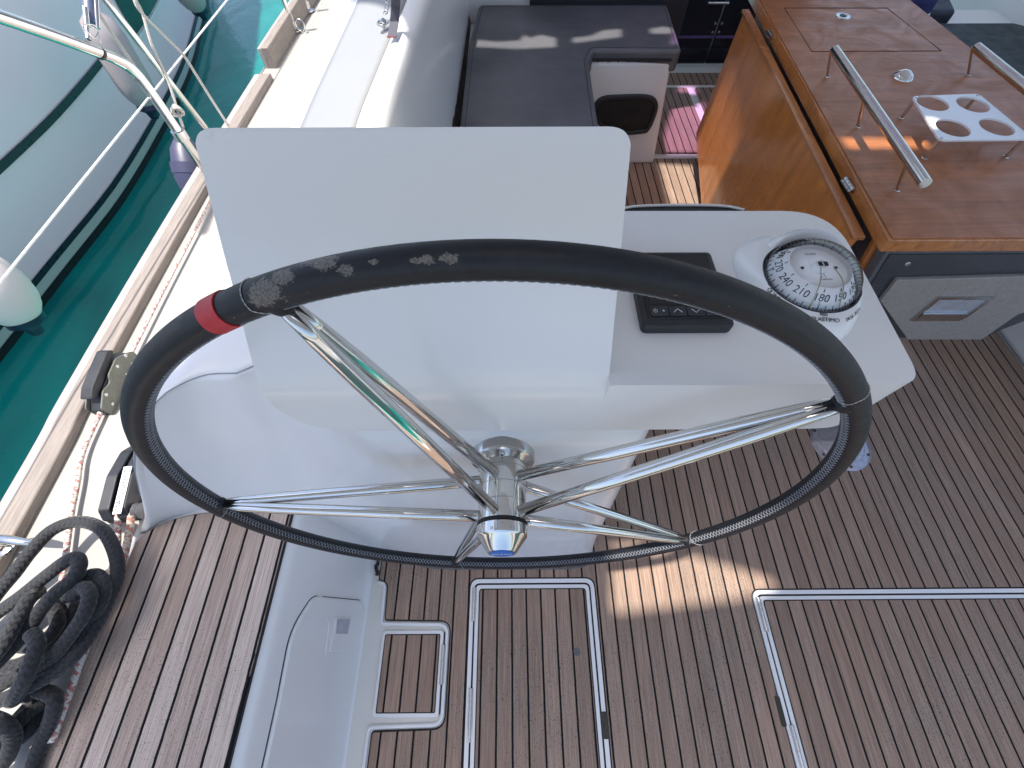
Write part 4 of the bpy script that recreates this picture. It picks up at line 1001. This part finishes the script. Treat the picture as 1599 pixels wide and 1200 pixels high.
# thin line with knot
bm = nb(); tube(bm, smoothpts([at(205, -10, x=-1.36), at(222, 20, x=-1.36), at(237, 70, x=-1.36), at(262, 125, x=-1.36), at(277, 172, x=-1.36), at(286, 200, x=-1.35)], 8), .0052, 10)
tube(bm, smoothpts([at(208, -10, x=-1.34), at(217, 15, x=-1.34), at(255, 55, x=-1.34), at(285, 85, x=-1.33), at(305, 115, x=-1.33), at(330, 155, x=-1.32), at(357, 197, x=-1.30)], 8), .0052, 10)
kc = at(277, 174, x=-1.355)
tube(bm, smoothpts([kc+Vector((.018*math.cos(k*1.9), .012*math.sin(k*2.3), .02*math.sin(k*1.9))) for k in range(9)], 5), .0055, 10)
tag(obj('knotted_line', bm, LTROPE, None, 180), 'thin grey line with a knot tied by the guard rail', 'rope')
# dark seam marks of the fender lines etc. -- strap and shackle on the coaming
t = thing('webbing_strap', 'grey webbing strap end hanging onto the coaming top', 'strap', at(612, 58, z=.99))
bm = nb(); rows = []
for p, q, z in ((618, -12, 1.10), (618, 12, 1.05), (616, 35, 1.015), (612, 59, 1.0)):
    c = at(p, q, z=z); rows.append([c+Vector((-.014, 0, 0)), c+Vector((.014, 0, 0)), c+Vector((.014, 0, .002)), c+Vector((-.014, 0, .002)), c+Vector((-.014, 0, 0))])
V = grid(bm, rows); obj('webbing', bm, plain('webbing_grey', (.10, .10, .125), .8, 0, 300), t)
bm = nb(); c = at(612, 58.5, z=1.0); box(bm, c.x-.0145, c.x+.0145, c.y-.004, c.y+.001, 1.0, 1.003); obj('sewn_end', bm, plain('red_edge', (.25, .05, .05), .7), t)
t = thing('snap_shackle', 'small polished shackle and chain lying on the sunlit coaming', 'shackle', at(598, 36, z=.99))
c = at(598, 36, z=.995); bm = nb(); tube(bm, [c+Vector((.017*math.cos(k*PI/10), .020*math.sin(k*PI/10), 0)) for k in range(20)], .0035, 10, closed=True); obj('bow', bm, STEEL, t, 180)
bm = nb(); lathe(bm, [(0, -.014), (.009, -.012), (.012, 0), (.008, .012), (0, .014)], c, (0, 1, .2), 20); obj('swivel', bm, STEEL, t, 60)
for k in range(4):
    cc = at(602+k*1.5, 20-k*9, z=1.0+k*.01); bm = nb(); tube(bm, [cc+Vector((.006*math.cos(q*PI/6), .014*math.sin(q*PI/6), (.006*math.sin(q*PI/6) if k % 2 else 0))) for q in range(12)], .002, 8, closed=True); obj('chain_link', bm, STEEL, t, 180)
# ---- fenders
def fender(label, tip, topv, x, r, body, capm, name='fender'):
    A = at(*tip, x=x); B = at(*topv, x=x); t = thing(name, label, 'fender', A, None); L = (B-A).length; d = (B-A).normalized()
    bm = nb(); lathe(bm, [(.0, .0), (.022, .0), (.03, .01), (.04, .05), (.075, .075), (r*.62, .105)], A, d, 32)
    obj('end_cap', bm, capm, t, 60)
    bm = nb(); lathe(bm, [(r*.60, .103), (r*.80, .14), (r*.95, .19), (r, .25), (r, L-.15), (r*.8, L-.05), (.03, L)], A, d, 40); obj('body', bm, body, t, 60)
    bm = nb(); e = frame(Vector(), d)[0]; lathe(bm, [(0, -.002), (.010, -.002), (.012, .001)], A+d*.03+(CO-A).normalized()*.034, (CO-A).normalized(), 16); obj('eyelet', bm, STEEL2, t, 40)
    bm = nb(); tube(bm, [B, B+Vector((.0, 0, .9))], .007, 8); obj('lanyard', bm, LTROPE, t, 180)
FW_ = gel('fender_white', (.78, .68, .66), .5, .25, 0, (.35, .30, .22)); FG = gel('fender_grey', (.36, .31, .33), .5, .2, 0); NV = plain('fender_navy', (.010, .014, .05), .4)
fender('nearest white fender with black tip, hanging against the neighbouring hull at left', (62, 521), (-70, 395), -2.35, .125, FW_, NV)
fender('long grey fender with navy tip hanging behind the bent guard rail', (243, 186), (140, 15), -2.75, .115, FG, NV)
fender('small far fender with navy tip at the top of the water gap', (321, 30), (255, -70), -2.95, .12, FG, NV)
fender('navy and white fender hanging outside our own toe rail behind the console', (318, 345), (285, 215), -1.50, .075, gel('fender_navy_body', (.03, .035, .085), .4, .1, 0), FW_)
# ================================================================== NEIGHBOUR BOAT
t = thing('moored_yacht', 'pale grey hull of the neighbouring yacht with dark stripes along the waterline', 'yacht', (-3.4, 2.5, -.7))
KW = [(-6, -4.3), (-3, -3.75), (0, -3.42), (1.55, -3.34), (2.26, -3.30), (3.18, -3.26), (4.42, -3.36), (5.32, -3.50), (6.44, -3.77), (7.2, -4.02), (9, -4.9), (10.5, -6.0)]
ys = [-6+i*.5 for i in range(34)]
def kx(y):
    P = KW
    for i in range(len(P)-1):
        if P[i][0] <= y <= P[i+1][0]:
            u = (y-P[i][0])/(P[i+1][0]-P[i][0]); a = P[max(i-1, 0)][1]; b = P[i][1]; c = P[i+1][1]; d = P[min(i+2, len(P)-1)][1]
            return .5*((2*b)+(c-a)*u+(2*a-5*b+4*c-d)*u*u+(3*b-a-3*c+d)*u**3)
    return P[-1][1]
def hull(y, z, off=0):
    v = (z+.72)/1.8; return (kx(y)+.16*v-.02*(1-v)**3+.10*min(0, v)+off, y, z)
def strip(z0, z1, off, n=8, y0=-6, y1=10.4):
    bm = nb(); rows = []
    yy = [y for y in [y0+(y1-y0)*i/90 for i in range(91)]]
    for y in yy: rows.append([hull(y, lerp(z0, z1, k/n), off) for k in range(n+1)])
    grid(bm, rows); return bm
HULLM = gel('hull_grey', (.90, .72, .77), .3, .04, .15)
obj('topside', strip(-1.1, 1.35, 0, 24), HULLM, t, 180)
BT = plain('boot_top_dark', (.012, .035, .045), .3)
obj('waterline_stripe', strip(-.60, -.555, .008, 2), BT, t, 180)
obj('waterline_stripe', strip(-.72, -.665, .008, 2), plain('antifoul_black', (.008, .02, .022), .5), t, 180)
obj('boot_band', strip(-.664, -.601, .007, 2), gel('boot_pale', (.42, .54, .50), .3, .1), t, 180)
obj('cove_stripe', strip(-.045, .005, .009, 2, -6, 4.05), plain('stripe_charcoal', (.03, .035, .045), .3), t, 180)
bm = nb(); rows = []
for i in range(9):
    y = 4.55+i*.16; rows.append([hull(y, -.10+.36*k/4, .009) for k in range(5)])
grid(bm, rows); pt = obj('hull_window', bm, BLACKG, t, 180)
bm = nb(); rows = []
for i in range(9):
    y = 4.5+i*.17; rows.append([hull(y, -.135+.02*k/2, .011) for k in range(3)])
grid(bm, rows); obj('window_trim', bm, WHITE, pt, 180)
bm = nb(); rows = [[hull(4.18+i*.05, -.045+.09*k/2, .009) for k in range(3)] for i in range(3)]; grid(bm, rows); obj('small_port', bm, BLACKG, t, 180)
bm = nb(); rows = [[hull(y, 1.35, 0), (kx(y)-.2, y, 1.42), (kx(y)-2.2, y, 1.5)] for y in [-6+i*.5 for i in range(33)]]; grid(bm, rows); obj('deck', bm, WHITE, t, 180)
# ================================================================== CANOPY (unseen bimini and spray hood, outlines and openings shaped to place the sun patches)
ZC = 2.10
def up(x, y, z): k = (ZC-z)/SUNV.z; return (x+SUNV.x*k, y+SUNV.y*k)
s = NT('canvas'); s.set(s.mix(s.rng(s.noise(500, detail=2), .4, .6), (.62, .64, .68), (.55, .57, .60)), .9); tl = s.n('ShaderNodeBsdfTranslucent'); tl.inputs[0].default_value = (.70, .705, .745, 1)
mx = s.n('ShaderNodeMixShader'); mx.inputs[0].default_value = .30; s.l(s.b.outputs[0], mx.inputs[1]); s.l(tl.outputs[0], mx.inputs[2]); s.l(mx.outputs[0], s.t.nodes['Material Output'].inputs[0]); CANV = s.m
upx = lambda L, z: [up(q.x, q.y, z) for q in [at(a, b, z=z) for a, b in L]]
op1 = rpoly(upx([(954, 843), (1030, 846), (1075, 868), (1150, 889), (1225, 911), (1165, 934), (1080, 943), (956, 958)], 0), .02)  # hole traced back along the sun from the lit floor patch
bimini = [up(-1.02, -.75, .43), up(3.4, -.75, .43), up(3.4, 1.10, .43), up(.9, 1.10, .43), up(.2, 1.0, .43), up(-.45, .98, .9), up(-.60, .72, .83), up(-.72, .50, .80), up(-1.0, .22, .43)]
t = thing('bimini', 'pale canvas bimini over the helm, out of view, cut to shape the cockpit shade', 'bimini', (0, 0, ZC))
bm = nb(); prism(bm, bimini, ZC, ZC+.004, [op1]); obj('canvas', bm, CANV, t)
for y in (-.78, .1, .9):
    bm = nb(); tube(bm, [(-1.35, y, ZC-.02), (3.0, y, ZC-.02)], .0125, 12); obj('frame_tube', bm, STEEL, t, 40)
# connector and spray hood, holed to drop sun on floor, table and cushion
upx = lambda L, z: [up(q.x, q.y, z) for q in [at(a, b, z=z) for a, b in L]]
op2 = upx([(1027, 258), (1100, 262), (1118, 345), (1052, 350)], 0)
op3 = upx([(1060, 136), (1082, 136), (1104, 180), (1098, 241), (1027, 241)], 0)
op5 = [up(1.09, 1.325, .8), up(1.36, 1.33, .8), up(1.36, 1.385, .8), up(1.09, 1.385, .8)]
con = [up(-.345, 1.02, 1.0), up(.2, 1.012, .43), up(.9, 1.112, .43), up(3.4, 1.112, .43), up(3.4, 5, .43), up(-.9, 5, 1.), up(-.72, 2.3, 1.0), up(-.44, 1.92, 1.0), up(-.335, 1.75, 1.0), up(-.285, 1.1, .8)]
so_ = smoothpts([(*up(-.72, 2.25, 1.0), 0), (*up(-.50, 1.98, 1.0), 0), (*up(-.345, 1.70, .98), 0), (*up(-.290, 1.35, .75), 0), (*up(-.265, 1.04, .65), 0)], 6)
con = [(p.x, p.y) for p in so_]+[up(.2, .97, .65), up(.9, 1.05, .43), up(3.4, 1.05, .43), up(3.4, 5, .43), up(-.9, 5, 1.)]
gx = [upx(L, .6) for L in ([(733, 62), (775, 66), (810, 64), (816, 55), (826, 60), (842, 55), (866, 60), (866, 74), (800, 77), (735, 73)],
      [(892, 60), (920, 57), (940, 48), (968, 46), (968, 58), (930, 63), (893, 68)], [(1012, 46), (1035, 42), (1048, 45), (1050, 53), (1015, 53)])]
t = thing('spray_hood', 'pale canvas spray hood over the forward cockpit, out of view, holed to place the sun patches', 'spray hood', (.5, 3, ZC))
bm = nb(); prism(bm, con, ZC+.03, ZC+.034, [op2, op3, op5]+gx); obj('canvas', bm, CANV, t)
s = NT('tinted_window'); tr = s.n('ShaderNodeBsdfTransparent'); tr.inputs[0].default_value = (.78, .45, .80, 1); s.l(tr.outputs[0], s.t.nodes['Material Output'].inputs[0]); s.l(s.mix(s.rng(s.noise(2), .3, .7), (.80, .62, .88), (.76, .58, .88)), tr.inputs[0])
bm = nb(); prism(bm, offset([Vector(p) for p in op3], .02), ZC+.036, ZC+.038); obj('tinted_window', bm, s.m, t)  # unseen violet film, added over the opening to colour the floor patch
